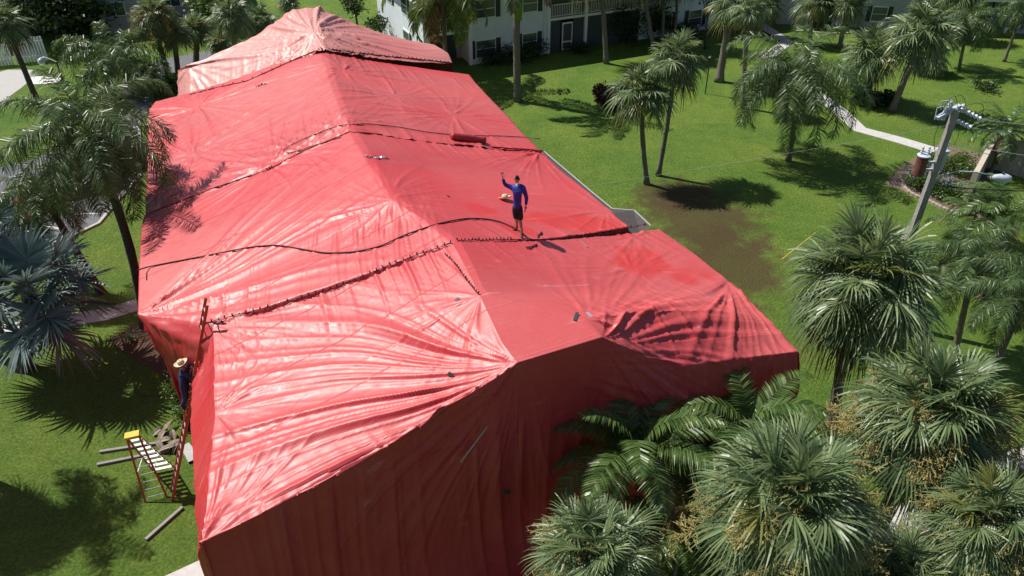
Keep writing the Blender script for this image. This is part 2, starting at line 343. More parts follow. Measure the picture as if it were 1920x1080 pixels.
def make_tarp(name,ctrl,soft_rows,soft_cols,folds,label,fade=0,cell=.075,gen=.02,seed=1,iters=25):
    G,mr_,mc_=lattice(ctrl,cell,soft_rows,soft_cols,iters); Nn=gnormal(G)
    D=np.zeros(G.shape[:2])
    for f in folds: D+=1.75*f(G)
    t=G@AXn; s=G@XRn
    D+=gen*(ridged((t+.28*vnoise(G,.6,seed))*1.6,seed+9,4)-.4)*(.6+.8*np.clip(vnoise(G,.45,seed+3),-1,1))
    D+=gen*.5*(ridged((s*.35+t*.9+.4*vnoise(G,.6,seed+4))*1.7,seed+12,3)-.4)*(.5+.8*np.clip(vnoise(G,.5,seed+6),-1,1))
    D+=.035*vnoise(G,.45,seed+20)
    D=np.maximum(D,-.16)
    # crisp fabric edge at the sheet border stays put
    G=G+Nn*D[...,None]
    nr,nc,_=G.shape; V=G.reshape(-1,3); i,j=np.meshgrid(np.arange(nr-1),np.arange(nc-1),indexing='ij'); q=(i*nc+j).ravel(); F=np.stack([q,q+1,q+nc+1,q+nc],1)
    me=bpy.data.meshes.new(name); me.vertices.add(len(V)); me.vertices.foreach_set('co',V.ravel()); me.loops.add(F.size); me.loops.foreach_set('vertex_index',F.ravel()); me.polygons.add(len(F))
    me.polygons.foreach_set('loop_start',np.arange(0,F.size,4)); me.polygons.foreach_set('loop_total',np.full(len(F),4)); me.polygons.foreach_set('use_smooth',np.ones(len(F),bool)); me.update(calc_edges=True)
    wet=np.zeros(len(V))
    for x,y,r in WETS:
        c=P3(x,y,7.2); wet=np.maximum(wet,np.clip((1.0-np.linalg.norm((V-c)[:,:2]*[1.0,1.5],axis=1)/r+.5*vnoise(V,1.9,31)+.3*vnoise(V,5,33))*2.2,0,1))
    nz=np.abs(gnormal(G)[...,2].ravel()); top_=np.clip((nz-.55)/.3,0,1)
    fade_sunlit=np.clip(fade+.25*vnoise(V,.7,5)*(fade>0)+top_*(.11+.09*vnoise(V,.5,15)),0,1)  # sheet fading, plus a paler sunlit tone painted into upward-facing cloth
    for nm,ar in (('wet',wet*.6),('fade_sunlit',fade_sunlit)):
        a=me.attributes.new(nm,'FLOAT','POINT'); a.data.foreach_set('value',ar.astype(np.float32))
    me.materials.append(M_tarp); o=link(name,me); tag(o,label,'tarpaulin','red tarpaulins clamped over the building')
    off=sum(len(x) for x in BV_v); BV_v.append(V[:, :]); BV_f.append(F+off)
    return o,G,mr_,mc_
def seg(a,b,n,sag=0,inc_last=True):
    a=np.array(a);b=np.array(b); out=[a*(1-i/n)+b*(i/n)-np.array([0,0,sag*4*(i/n)*(1-i/n)]) for i in range(n+(1 if inc_last else 0))]; return out
OUT=-XRn
def lrow(EL,RL,n=6,sag=.12): return seg(P3(*EL),P3(*RL),n,sag)
def rrow(RR,ER,n=4,sag=.12): return seg(P3(*RR),P3(*ER),n,sag)
# near-left sheet: rows end-bottom, end-mid, r0..r3 ; cols wall bottom, wall mid, EL .. RL
endn=-AXn
def down(p,z,out): q=np.array(p)+endn*out; q[2]=z; return q
NLr=[((370,1020,6.2),(970,680,8.2),.30,(369,1046,5.3)),((388,900,6.3),(940,640,8.3),.12,(361,905,5.0)),((400,775,6.45),(900,555,8.5),.12,(355,785,4.9)),((398,690,6.5),(874,503,8.55),.12,(358,715,4.9)),((395,608,6.6),(850,457,8.6),.1,(372,668,4.9))]
rows=[]
for EL,RL,sg,WM in NLr:
    wm=P3(*WM); wb=wm+XRn*.35; wb[2]=0
    rows.append([wb,wm]+lrow(EL,RL,6,sg))
top=rows[0]
em=[top[0]*1.0]+[down(top[1],3,.05)]+[down(p,3.2,.22) for p in top[2:]]; eb=[down(top[0],0,.0)]+[down(top[1],0,.05)]+[down(p,0,.55) for p in top[2:]]
em[0]=down(top[0],1.6,.0)
ctrlNL=[eb,em]+rows
# near-right sheet
NRr=[((970,680,8.2),(1130,632,8.2),[(1215,668,7.28),(1300,684,6.72),(1400,670,6.3)],(1503,657,6.1)),
     ((940,640,8.3),(1100,597,8.3),[(1185,583,8.05),(1270,578,7.6),(1358,580,7.0)],(1440,596,6.2)),((900,555,8.5),(912,552,8.5),None,(1366,525,6.3)),((874,503,8.55),(888,500,8.55),None,(1300,472,6.3)),((850,457,8.6),(864,454,8.6),None,(1238,427,6.35))]
rows=[]
for RL,RR,inner,ER in NRr:
    r=seg(P3(*RL),P3(*RR),2,0,False)
    r+=([P3(*RR)]+[P3(*q) for q in inner]+[P3(*ER)]) if inner else rrow(RR,ER,4,.14)
    er=r[-1]; wm=er+XRn*.05; wm[2]=3.4; wb=er+XRn*.0; wb[2]=0
    rows.append(r+[wm,wb])
top=rows[0]; n_=len(top)
en=[down(p,p[2]-1.1,.05 if i<3 else .34) for i,p in enumerate(top[:-2])]+[down(top[-2],4.4,.12),down(top[-1],2.6,.05)]
em=[down(p,3.0,.25) for p in top[:-2]]+[down(top[-2],3.4,.1),down(top[-1],1.5,.05)]; eb=[down(p,0,.55) for p in top[:-2]]+[down(top[-2],0,.3),down(top[-1],0,.1)]
ctrlNR=[eb,em,en]+rows
c_P1=P3(970,680,8.2); c_P2=P3(1130,632,8.2); c_R=P3(1100,597,8.3); c_C=P3(258,590,6.1); c_S=P3(395,608,6.6); c_top=P3(852,457,8.6); c_E=P3(400,775,6.4)
def wallfold(P):   # hanging folds on the end wall
    t=P@XRn; z=P[...,2]; on=np.clip((-(P-c_P1)@AXn+.1)/.4,0,1)*np.clip((7.6-z)/2.0,0,1)
    return on*.10*(ridged((t+.10*np.sin(z*.6)+(8-z)*.03*np.sin(t*.9))*2.1,77,4)-.3)
def C3(a,b): return lambda P:stripe(P,P3(*a),P3(*b[:3]),*b[3:])
foldNL=[lambda P:pinch(P,c_P1,.19,6.5,13,11,.9,dirv=-XRn+AXn*.15,wid=66)+pinch(P,c_P1,.16,7,5,111,1.2,dirv=-XRn+AXn*.15,wid=66),lambda P:pinch(P,c_E,.07,1.5,11,12,dirv=XRn,wid=88),
        C3((395,608,6.6),(850,457,8.6,.07,1.0,1.5,4.5,13)),lambda P:pinch(P,P3(900,555,8.5),.06,1.8,9,14),lambda P:pinch(P,P3(370,1020,6.2),.08,2.4,10,15,dirv=XRn+AXn*.6,wid=60),
        lambda P:pinch(P,c_S,.08,2.2,9,16),lambda P:pinch(P,c_P1,.10,4.0,15,18,.5,wall=True)*np.clip((-(P-c_P1)@AXn)/.2,0,1),wallfold,
        C3((370,1020,6.2),(970,680,8.05,.03,.9,.4,2.5,19))]
foldNR=[lambda P:pinch(P,c_R,.075,2.6,11,21,dirv=XRn+AXn*.3,wid=80),lambda P:pinch(P,c_P2,.17,4.6,13,22,.5,dirv=XRn+AXn*.25,wid=48),
        C3((1110,600,8.3),(1366,525,6.3,.06,.7,1.5,3.6,23)),lambda P:pinch(P,P3(1366,525,6.3),.16,3.2,10,24,dirv=-AXn,wid=75),
        C3((880,458,8.4),(1238,427,6.35,.06,1.2,1.4,5.2,25)),lambda P:pinch(P,P3(1185,500,7.),.05,1.6,9,27),
        lambda P:pinch(P,c_P1,.10,4.0,15,18,.5,wall=True)*np.clip((-(P-c_P1)@AXn)/.2,0,1),lambda P:pinch(P,c_P2,.12,4.5,14,28,.5,wall=True,dirv=XRn-np.array([0,0,.6]),wid=55)*np.clip((-(P-c_P2)@AXn)/.2,0,1),wallfold,lambda P:pinch(P,P3(1190,430,6.9),.05,1.6,8,29)]
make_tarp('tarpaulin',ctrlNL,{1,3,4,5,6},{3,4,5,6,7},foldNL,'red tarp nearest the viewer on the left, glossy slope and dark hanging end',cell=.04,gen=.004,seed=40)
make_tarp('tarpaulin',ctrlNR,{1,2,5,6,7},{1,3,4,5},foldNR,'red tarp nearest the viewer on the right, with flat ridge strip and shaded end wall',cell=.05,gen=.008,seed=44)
# middle sheet
T3=[((258,590,6.1),(850,457,8.6),(864,454,8.6),(1178,424,6.5)),((259,545,6.1),(815,430,8.6),(829,427,8.6),(1160,410,6.45)),((260,500,6.1),(780,402,8.6),(794,400,8.6),(1142,393,6.4)),
    ((264,440,6.1),(735,373,8.6),(749,371,8.6),(1090,350,6.4)),((270,405,6.1),(655,248,8.6),(669,246,8.6),(1017,284,6.35))]
T3.insert(4,((266,420,6.1),(692,308,8.6),(706,306,8.6),(1052,318,6.4)))
rows=[]
for k,(EL,RL,RR,ER) in enumerate(T3):
    el=P3(*EL); wb=el+OUT*.0+XRn*.15; wb[2]=0
    if k==0:
        left=seg(P3(258,590,6.1),P3(395,606,6.66),2,.0,False)+seg(P3(395,606,6.66),P3(*RL),4,.05); wb=P3(352,735,1.2)
    else: left=seg(el,P3(*RL),6,.12)
    rows.append([wb]+left+rrow(RR,ER,4,.14))
# skirt hanging in front of the step at the left corner
sk1=[P3(352,742,1.0),P3(298,662,5.4),P3(345,672,5.7),P3(388,680,6.0)]+[p-np.array([0,0,.35])+endn*.15 for p in rows[0][4:]]
sk2=[P3(356,760,.6),P3(352,730,2.8),P3(362,745,3.0),P3(392,765,3.2)]+[p-np.array([0,0,.8])+endn*.2 for p in rows[0][4:]]
rows=[sk2,sk1]+rows
fold3=[lambda P:pinch(P,c_C,.22,3.6,13,51,.5,dirv=XRn-AXn*.5-np.array([0,0,.2]),wid=75),C3((395,608,6.6),(850,457,8.6,.10,2.6,1.0,5.0,52)),C3((258,590,6.1),(420,590,6.7,.03,.8,.8,3.0,53)),
       C3((870,455,8.5),(1178,424,6.5,.06,1.6,1.0,4.6,54)),lambda P:pinch(P,P3(505,320,7.3),.06,2.0,9,55),lambda P:pinch(P,P3(565,285,7.9),.05,1.6,9,56),
       lambda P:pinch(P,P3(1010,284,6.4),.13,2.0,10,57),C3((680,250,8.5),(1010,284,6.4,.05,1.2,1.2,5,58)),lambda P:pinch(P,P3(1140,393,6.45),.06,1.8,8,59),C3((790,410,8.6),(560,470,7.5,.05,1.5,1.5,4.5,60)),
       lambda P:pinch(P,P3(735,373,8.6),.05,2.0,8,61)]
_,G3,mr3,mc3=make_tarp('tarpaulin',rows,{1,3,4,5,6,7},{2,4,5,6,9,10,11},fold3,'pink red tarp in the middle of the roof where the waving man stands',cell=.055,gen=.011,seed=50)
def far_sheet(Ts,n=5):
    out=[]
    for EL,RL,RR,ER in Ts:
        el=P3(*EL); wb=el+XRn*.1; wb[2]=0; er=P3(*ER); we=er-XRn*.1; we[2]=2.0
        out.append([wb]+seg(el,P3(*RL),n,.15)+rrow(RR,ER,4,.15)+[we])
    return out
T2=[((270,405,6.12),(655,247,8.62),(669,245,8.62),(1017,283,6.38)),((272,350,6.1),(640,210,8.6),(653,208,8.6),(980,248,6.3)),((274,295,6.1),(624,170,8.6),(636,168,8.6),(948,213,6.3)),((276,250,6.1),(612,134,8.55),(624,132,8.55),(920,185,6.2)),((278,207,6.1),(600,97,8.5),(611,96,8.5),(892,155,6.1)),((290,190,5.9),(596,88,8.4),(607,87,8.4),(880,140,5.9))]
fold2=[C3((270,405,6.1),(655,247,8.6,.045,2.4,1.0,5.5,70)),lambda P:pinch(P,P3(505,318,7.3),.10,3.0,11,71),lambda P:pinch(P,P3(572,281,7.95),.08,2.5,11,72),lambda P:pinch(P,P3(655,240,8.6),.07,1.8,10,73),
       lambda P:pinch(P,P3(368,195,6.7),.09,3.4,9,74),lambda P:pinch(P,P3(362,285,6.7),.09,3.0,8,75),lambda P:pinch(P,P3(850,215,7.),.07,3,8,76),lambda P:pinch(P,P3(740,180,7.7),.06,2.6,8,77),C3((690,250,8.4),(1010,284,6.4,.09,1.2,1.2,3.2,78)),
       lambda P:pinch(P,P3(645,135,8.2),.09,2.4,9,79),C3((600,97,8.5),(892,157,6.1,.08,1.2,1.2,4.5,80))]
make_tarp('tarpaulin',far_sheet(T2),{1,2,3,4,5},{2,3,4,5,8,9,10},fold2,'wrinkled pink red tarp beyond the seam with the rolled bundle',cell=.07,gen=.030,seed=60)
TF=[((354,186,5.5),(598,93,8.62),(612,92,8.6),(850,119,6.3)),((352,125,6.6),(589,62,8.95),(603,62,8.95),(842,99,6.6)),((350,123,6.7),(566,38,9.15),(600,36,9.15),(828,90,6.75)),((350,121,6.7),(546,12,9.4),(597,8,9.4),(812,80,6.8))]
rowsF=[]
for k,(EL,RL,RR,ER) in enumerate(TF):
    el=P3(*EL); wt=P3(333,(190 if k==0 else 132),(5.0 if k==0 else 6.2)); wb=wt.copy()+XRn*.1; wb[2]=0; er=P3(*ER); we=er-XRn*.1; we[2]=2
    rowsF.append([wb,wt]+seg(el,P3(*RL),5,.15 if k<2 else .32)+rrow(RR,ER,4,.25 if k else .12)+[we])
back=[p+AXn*3.0-np.array([0,0,min(2.2,p[2]*.5)]) for p in rowsF[-1]]; rowsF.append(back)
rowsF.append([np.array([p[0],p[1],0]) for p in back])
foldF=[lambda P:pinch(P,P3(588,60,8.95),.20,4.2,12,91,.5),lambda P:pinch(P,P3(352,125,6.6),.13,3.2,9,92),C3((354,186,5.5),(598,93,8.6,.07,1.5,1.5,4.5,93)),lambda P:pinch(P,P3(546,12,9.4),.05,3.6,10,94),lambda P:pinch(P,P3(597,8,9.4),.05,3.6,9,95)]
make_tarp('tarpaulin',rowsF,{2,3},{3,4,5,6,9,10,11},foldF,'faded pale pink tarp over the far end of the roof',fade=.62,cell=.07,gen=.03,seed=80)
BVH=BVHTree.FromPolygons(np.concatenate(BV_v).tolist(),np.concatenate(BV_f).tolist())
def hit(x,y,off=.0):
    o=Vector((0,0,CH)); d=ray(x,y).normalized(); p,nrm,i,dist=BVH.ray_cast(o,d)
    if p is None: return at(x,y,6.5),Vector((0,0,1))
    if nrm.z<0: nrm=-nrm
    return p+nrm*off,nrm
def drop(p,off=.0):
    q,nrm,i,d=BVH.ray_cast(Vector((p[0],p[1],30)),Vector((0,0,-1)))
    return (q+Vector((0,0,off)) if q else Vector(p))
#__PART2__
# ---------------------------------------------------------------- the building under the tarps
gut1=[at(1019,284,6.22),at(1028,292,6.22),at(1108,360,6.22),at(1146,391,6.22)]; gut2=[at(1187,394,6.22),at(1218,423,6.22)]
house=thing('apartment_building',(0,20,0),'building hidden under the red tarps, only a grey roof strip and gutter showing','building')
def hl(p): return Vector(p)-Vector((0,20,0))
b=MB()
inn=[p-XR*1.6+Vector((0,0,.38)) for p in gut1]; k=len(gut1); b.add([hl(p) for p in gut1+inn],[(i,i+1,k+i+1,k+i) for i in range(k-1)])
p2=[at(1146,391,6.23),gut2[0],gut2[1],at(1200,438,6.1),at(1150,440,6.5),at(1120,405,6.55)]; b.add([hl(p) for p in p2],[tuple(range(6))])
b.build('roof',M_gray,house)
for gg in (gut1,gut2,[at(1146,391,6.22),at(1187,394,6.22)]):
    b=MB()
    for i in range(len(gg)-1): b.beam(hl(gg[i]+XR*.05-Vector((0,0,.03))),hl(gg[i+1]+XR*.05-Vector((0,0,.03))),.035,.05)
    b.build('gutter',mat('aged_gutter',(.45,.45,.45),.5),house)
b=MB(); cw=(P3(300,470,0),); 
foot=[Vector((-15.2,33,0)),Vector((-9.9,19.9,0)),Vector((-6.6,18.6,0)),Vector((-5.0,12.2,0)),Vector((7.0,17.6,0)),Vector((3.9,24.1,0)),Vector((-2.6,38.6,0))]
b.add([hl(p) for p in foot]+[hl(p+Vector((0,0,5.4))) for p in foot],[(i,(i+1)%7,7+(i+1)%7,7+i) for i in range(7)]); b.build('wall',M_beige,house)
# ---------------------------------------------------------------- seams, ropes, clamps and small things lying on the tarps
def tarps(): return [o for o in C.objects if o.name.startswith('tarpaulin') and o.parent is None]
TP=tarps()
def onpoly(px,n,off=.02):
    out=[]; L=[0]
    for a,b in zip(px[:-1],px[1:]): L.append(L[-1]+math.dist(a,b))
    for i in range(n):
        s=L[-1]*i/(n-1)
        for j in range(len(px)-1):
            if s<=L[j+1]+1e-6: break
        t=(s-L[j])/(L[j+1]-L[j]); out.append(hit(px[j][0]*(1-t)+px[j+1][0]*t,px[j][1]*(1-t)+px[j+1][1]*t,off)[0])
    return out
def sm(pts,it=2):
    pts=[Vector(p) for p in pts]
    for _ in range(it): pts=[pts[0]]+[(pts[i-1]+pts[i]*2+pts[i+1])/4 for i in range(1,len(pts)-1)]+[pts[-1]]
    return pts
SEAM={'a':[(397,604),(500,576),(620,541),(740,494),(800,472),(846,456)],'b':[(858,452),(905,451),(962,450),(1035,449),(1110,438),(1174,428),(1212,421)],
 'c':[(836,478),(856,498),(874,525),(897,552)],'d':[(356,178),(400,166),(465,152),(535,120),(598,93)],'e':[(602,92),(660,98),(735,107),(800,113),(848,119)],'f':[(272,404),(395,355),(505,318),(570,283),(655,248)],'g':[(655,248),(705,252),(770,262),(860,272),(940,278),(1016,283)]}
M_seam=mat('seam_cloth',(.22,.022,.025),.6,var=.4,scale=8)
for k,par,rad in (('a',2,.012),('b',2,.014),('c',1,.010),('d',4,.03),('e',4,.03),('f',3,.022),('g',3,.035)):
    n=int(sum(math.dist(a,b) for a,b in zip(SEAM[k][:-1],SEAM[k][1:]))/9)+3
    p=onpoly(SEAM[k],n,.015); p=[q+Vector((rnd.uniform(-.01,.01),rnd.uniform(-.02,.02),rnd.uniform(0,.015))) for q in sm(p,1)]
    b=MB(); b.tube(p,[rad*rnd.uniform(.6,1.3) for _ in p],6); b.build('rolled_seam',M_seam,TP[par],smooth=True)
def clamp_mesh():
    b=MB()
    for s in (-1,1): b.beam((s*.012,0,0),(s*.03,0,.13),.016,.03)
    b.tube([(0,-.03,.045),(0,.03,.045)],.018,6); b.box((0,0,.0),(.05,.04,.03)); return b
proto=clamp_mesh().build('spring_clamp',M_black); me_clamp=proto.data; me_clamp2=me_clamp.copy(); me_clamp2.materials[0]=M_silver; me_clamp.name='spring_clamp'
bpy.data.objects.remove(proto)
def clamps(px,n,label,group,sc_=1.0,jit=0,silver=.08,lay=False):
    for p,q in [(x,None) for x in onpoly(px,n,.03)]:
        o=link('spring_clamp',me_clamp2 if rnd.random()<silver else me_clamp,None,p+Vector((rnd.uniform(-jit,jit),rnd.uniform(-jit,jit),0)))
        o.rotation_euler=(rnd.uniform(-.35,.35)+(1.4 if lay else 0),rnd.uniform(-.35,.35),rnd.uniform(0,3.1)); o.scale=(sc_*.54,)*3; tag(o,label,'clamp',group)
clamps(SEAM['a'],36,'dark spring clamp standing on the long seam between the ladder and the roof ridge','clamps on the seam left of the ridge',1.15)
clamps([(858,452),(905,451),(958,450)],16,'dark spring clamp on the seam just left of the waving man\'s feet','clamps on the seam beside the man',1.1)
clamps([(1080,443),(1145,434),(1208,422)],11,'dark spring clamp on the seam near the bare grey roof corner','clamps near the grey roof corner',1.1)
clamps(SEAM['c'],19,'dark spring clamp on the short seam running down toward the viewer','clamps on the short seam',1.1)
clamps(SEAM['e'],34,'dark spring clamp on the seam of the faded tarp right of the peak','clamps on the faded tarp seam',1.2)
clamps([(400,166),(465,152),(535,120),(598,93)],12,'dark spring clamp on the seam of the faded tarp left of the peak','clamps on the faded tarp seam, left',1.1)
clamps([(1000,282),(1016,284)],4,'dark spring clamp gathering folds at the right end of the middle seam','clamps at the right end of the middle seam',1.1)
clamps([(501,319),(510,316)],3,'dark spring clamp at a star of folds on the left roof slope','clamps at the star of folds',1.2)
clamps([(688,294),(706,297),(726,298)],18,'metal clamp in the loose pile lying by the ridge in the middle of the roof','loose clamps in the pile by the ridge',1.1,.08,.7,True)
clamps([(481,162),(500,157)],10,'metal clamp in the small loose pile on the far left slope','loose clamps in the pile on the far slope',1.2,.08,.3,True)
rope=[(259,506),(300,497),(400,478),(470,464),(520,460),(560,467),(610,476),(665,474),(715,463),(760,441),(820,421),(870,411),(905,411),(940,417),(966,430)]
b=MB(); b.tube(sm(onpoly(rope,70,.03),2),.023,6); tag(b.build('rope',M_rope,smooth=True),'thick dark rope snaking across the tarp to the waving man','rope')
rope=[(640,258),(600,270),(560,284),(536,289),(527,287),(534,279),(560,266),(600,249),(640,235),(690,233),(745,239),(800,249),(860,255),(940,256),(1012,260)]
b=MB(); b.tube(sm(onpoly(rope,80,.03),2),.016,6); tag(b.build('rope',M_rope,smooth=True),'thinner dark rope with a loop near the rolled tarp bundle','rope')
# rolled tarp bundle
a,c=hit(845,260,.11)[0],hit(908,268,.11)[0]
b=MB(); pts=[a.lerp(c,i/14) for i in range(15)]; b.tube(pts,[.15*rnd.uniform(.8,1.15) for _ in pts],14)
m_roll=mat('rolled_tarp',(.36,.03,.035),.5,var=.3,scale=4,bump=.03,bscale=9); t_=b.build('tarp_roll',m_roll,smooth=True); tag(t_,'dark red rolled up tarp bundle lying on the right roof slope','tarp roll')
def strap(px,label):
    b=MB(); b.tube(sm([hit(x,y,.02+.03*rnd.random())[0] for x,y in px],1),.018,5); tag(b.build('strap',M_black),label,'strap')
strap([(888,258),(900,264),(912,270),(903,272),(895,270),(915,275),(930,278)],'black crumpled strap beside the rolled tarp bundle')
strap([(1008,446),(1013,438),(1018,434),(1012,440),(1022,438),(1008,442)],'black crumpled strap right of the man on the seam')
strap([(985,466),(1000,464),(1008,462),(1009,456),(1000,463),(990,468)],'black curled strap on the near tarp below the man\'s shadow')
def tape(x,y,wd,ln,ang,m,label):
    p,nrm=hit(x,y,.018); q=nrm.to_track_quat('Z','Y').to_matrix()@Matrix.Rotation(ang,3,'Z'); b=MB(); b.box((0,0,0),(ln,wd,.008),M=q); o=b.build('tape_patch',m,None,p); tag(o,label,'tape')
tape(1080,594,.09,.33,.5,M_rust,'dark grey tape patch at the top edge of the flat ridge strip')
tape(1105,591,.10,.22,.2,M_silver,'small silver tape patch right of the dark one on the ridge strip')
tape(858,562,.12,.12,.4,M_rust,'small dark tape scrap on the near left slope')
tape(845,702,.13,.10,1.2,M_rust,'small dark tape scrap above the front edge of the tarp')
tape(950,922,.22,.12,.9,M_rust,'black tape patch on the shaded front of the tarp')
tape(893,826,.035,1.3,.75,M_silver,'long thin grey tape strip on the shaded left front')
tape(1095,459,.07,.35,.1,M_silver,'pale tape mark in the middle of the near right slope')
tape(840,368,.07,.12,.3,M_rust,'dark tape scrap on the ridge left of the waving man')
# ---------------------------------------------------------------- plants
def fan_leaf(b,rg,hub0,az,el,pet,blade,nseg,wd,droop,petr=.012,mleaf=0,fancurl=.5):
    h=Vector((math.cos(az),math.sin(az),0)); d=h*math.cos(el)+Vector((0,0,math.sin(el)))
    pts=[hub0+d*pet*t+Vector((0,0,-droop*.35*pet*t*t)) for t in (0,.5,1)]
    b.m=mleaf; side=Vector((-h.y,h.x,0))
    b.add([pts[0]-side*petr,pts[0]+side*petr,pts[1]+side*petr,pts[1]-side*petr,pts[2]+side*petr,pts[2]-side*petr],[(0,1,2,3),(3,2,4,5)])
    d2=(pts[2]-pts[1]).normalized(); d2=(d2+Vector((0,0,-droop*.3))).normalized(); nrm=side.cross(d2).normalized()
    if nrm.z<0 and el<1.2: nrm=-nrm
    tw=rg.uniform(-.5,.5); side=(side*math.cos(tw)+nrm*math.sin(tw)); nrm=d2.cross(side).normalized()
    if nrm.z<0: nrm=-nrm
    for i in range(nseg):
        a=(i/(nseg-1)-.5)*2; al=a*R(138)*rg.uniform(.97,1.03)
        dirn=d2*math.cos(al)+side*math.sin(al); L=blade*(1-.30*abs(a)**1.5)*rg.uniform(.9,1.08)
        base=pts[2]+d2*(1-abs(a))*blade*.22
        dirn=(dirn+nrm*.22*(1-abs(a)) ).normalized(); wv=dirn.cross(nrm).normalized(); roll=rg.choice((-1,1))*rg.uniform(.3,.7); wv=(wv*math.cos(roll)+nrm*math.sin(roll))
        dr=droop*rg.uniform(.5,1.2)*fancurl; g=Vector((0,0,-1)); L2=L
        dirn=(dirn+nrm*rg.uniform(-.10,.10)).normalized(); P=[base+dirn*L2*t+g*dr*L2*(.55*t**2+.75*t**5) for t in (.02,.35,.62,.83,1)]; W=[wd*.3,wd*.5,wd*.42,wd*.24,wd*.03]
        vs=[]
        for p,w_ in zip(P,W): vs+=[p-wv*w_,p+wv*w_]
        b.add(vs,[(0,1,3,2),(2,3,5,4),(4,5,7,6),(6,7,9,8)])
def feather_leaf(b,rg,hub0,az,el,L,npin,pin,wd,droop,plumose=.5,mleaf=0,rach=.018,hang=.6,yellow=None):
    h=Vector((math.cos(az),math.sin(az),0)); side=Vector((-h.y,h.x,0)); n=12; p=hub0.copy(); e=el; P=[p.copy()]; D=[]
    for i in range(n):
        d=h*math.cos(e)+Vector((0,0,math.sin(e))); D.append(d); p=p+d*L/n; P.append(p.copy()); e-=droop/n*(.5+1.1*i/n)
    D.append(D[-1]); b.m=mleaf; vs=[]
    for i,q in enumerate(P):
        w_=rach*(1-.85*i/n); u=side.cross(D[i]).normalized(); vs+=[q-side*w_,q+u*w_,q+side*w_]
    b.add(vs,[(i*3+j,i*3+j+1,i*3+j+4,i*3+j+3) for i in range(n) for j in (0,1)])
    for k in range(npin):
        t=.10+.9*(k+.5)/npin; x=t*n; i=min(int(x),n-1); f=x-i; q=P[i].lerp(P[i+1],f); d=D[i]; up=side.cross(d).normalized()
        if up.z<0: up=-up
        ln=pin*math.sin(math.pi*min(1,(.12+.86*t)))**.55*rg.uniform(.85,1.1)
        for s in (-1,1):
            lift=rg.uniform(-plumose,plumose); fw=.35+.5*t
            dr=(side*s*1.0+d*fw+up*lift).normalized(); q1=q+dr*ln*.5+Vector((0,0,-hang*.10*ln)); q2=q+dr*ln*.98+Vector((0,0,-hang*ln*rg.uniform(.45,.8)))
            wv=dr.cross(up).normalized(); rl=rg.uniform(-.9,.9); wv=wv*math.cos(rl)+up*math.sin(rl)
            b.add([q-wv*wd*.3,q+wv*wd*.3,q1+wv*wd*.5,q1-wv*wd*.5,q2],[(0,1,2,3),(3,2,4)])
def dirs(rg,n,lo,hi,pw=1.0):
    out=[]
    for i in range(n):
        t=(i+.5)/n; el=R(hi)+(R(lo)-R(hi))*t**pw; out.append((i*2.39996+rg.uniform(-.25,.25),el+rg.uniform(-.12,.12),t))
    return out
CR={}
def crown_sabal(seed,lod,flowers=False,mats=None):
    key=('sabal',seed,lod,flowers)
    if key in CR: return CR[key]
    rg=random.Random(seed); b=MB(); nl,ns,wd=((60,44,.050) if lod==0 else (40,26,.08))
    for az,el,t in dirs(rg,nl,-45,82,.8):
        m=2 if t>.94 else (1 if t>.86 or rg.random()<.05 else 0)
        fan_leaf(b,rg,Vector((0,0,.1-.35*t)),az,el,rg.uniform(.6,1.1),rg.uniform(.85,1.2),ns,wd,.42+.7*t,mleaf=m,fancurl=.42+.3*t)
    me=[b]; b2=None
    if flowers:
        b2=MB(); rg2=random.Random(seed+5)
        for az,el,t in dirs(rg2,20,-30,62,1):
            h=Vector((math.cos(az),math.sin(az),0)); d=h*math.cos(el)+Vector((0,0,math.sin(el))); Ls=rg2.uniform(1.7,2.35)
            st=[d*Ls*t_+Vector((0,0,-.75*Ls*t_*t_)) for t_ in [i/8 for i in range(9)]]
            b2.tube(st,[.018*(1-.08*i) for i in range(9)],4,False)
            for _ in range(80):
                i=rg2.uniform(3,8); q=st[int(i)].lerp(st[min(8,int(i)+1)],i-int(i)); v=Vector((rg2.gauss(0,1),rg2.gauss(0,1),rg2.gauss(-.25,.8))).normalized(); l1=rg2.uniform(.2,.5)
                for _k in range(11):
                    t_=rg2.uniform(.2,1); qq=q+v*l1*t_; u=(v+Vector((rg2.gauss(0,1),rg2.gauss(0,1),rg2.gauss(0,1)))*.8).normalized(); l2=rg2.uniform(.06,.15); wv=u.cross(Vector((rg2.gauss(0,1),rg2.gauss(0,1),rg2.gauss(0,1)))).normalized()*.008
                    b2.add([qq-wv,qq+wv,qq+u*l2+wv,qq+u*l2-wv],[(0,1,2,3)])
                wv=v.cross(Vector((.3,.5,.8))).normalized()*.006; b2.add([q-wv,q+wv,q+v*l1+wv,q+v*l1-wv],[(0,1,2,3)])
    CR[key]=(b,b2); return CR[key]
def mesh_of(b,name,mats):
    me=bpy.data.meshes.new(name); me.from_pydata(b.v,[],b.f)
    for m in mats: me.materials.append(m)
    me.polygons.foreach_set('material_index',b.mi); me.update(); return me
MC={}
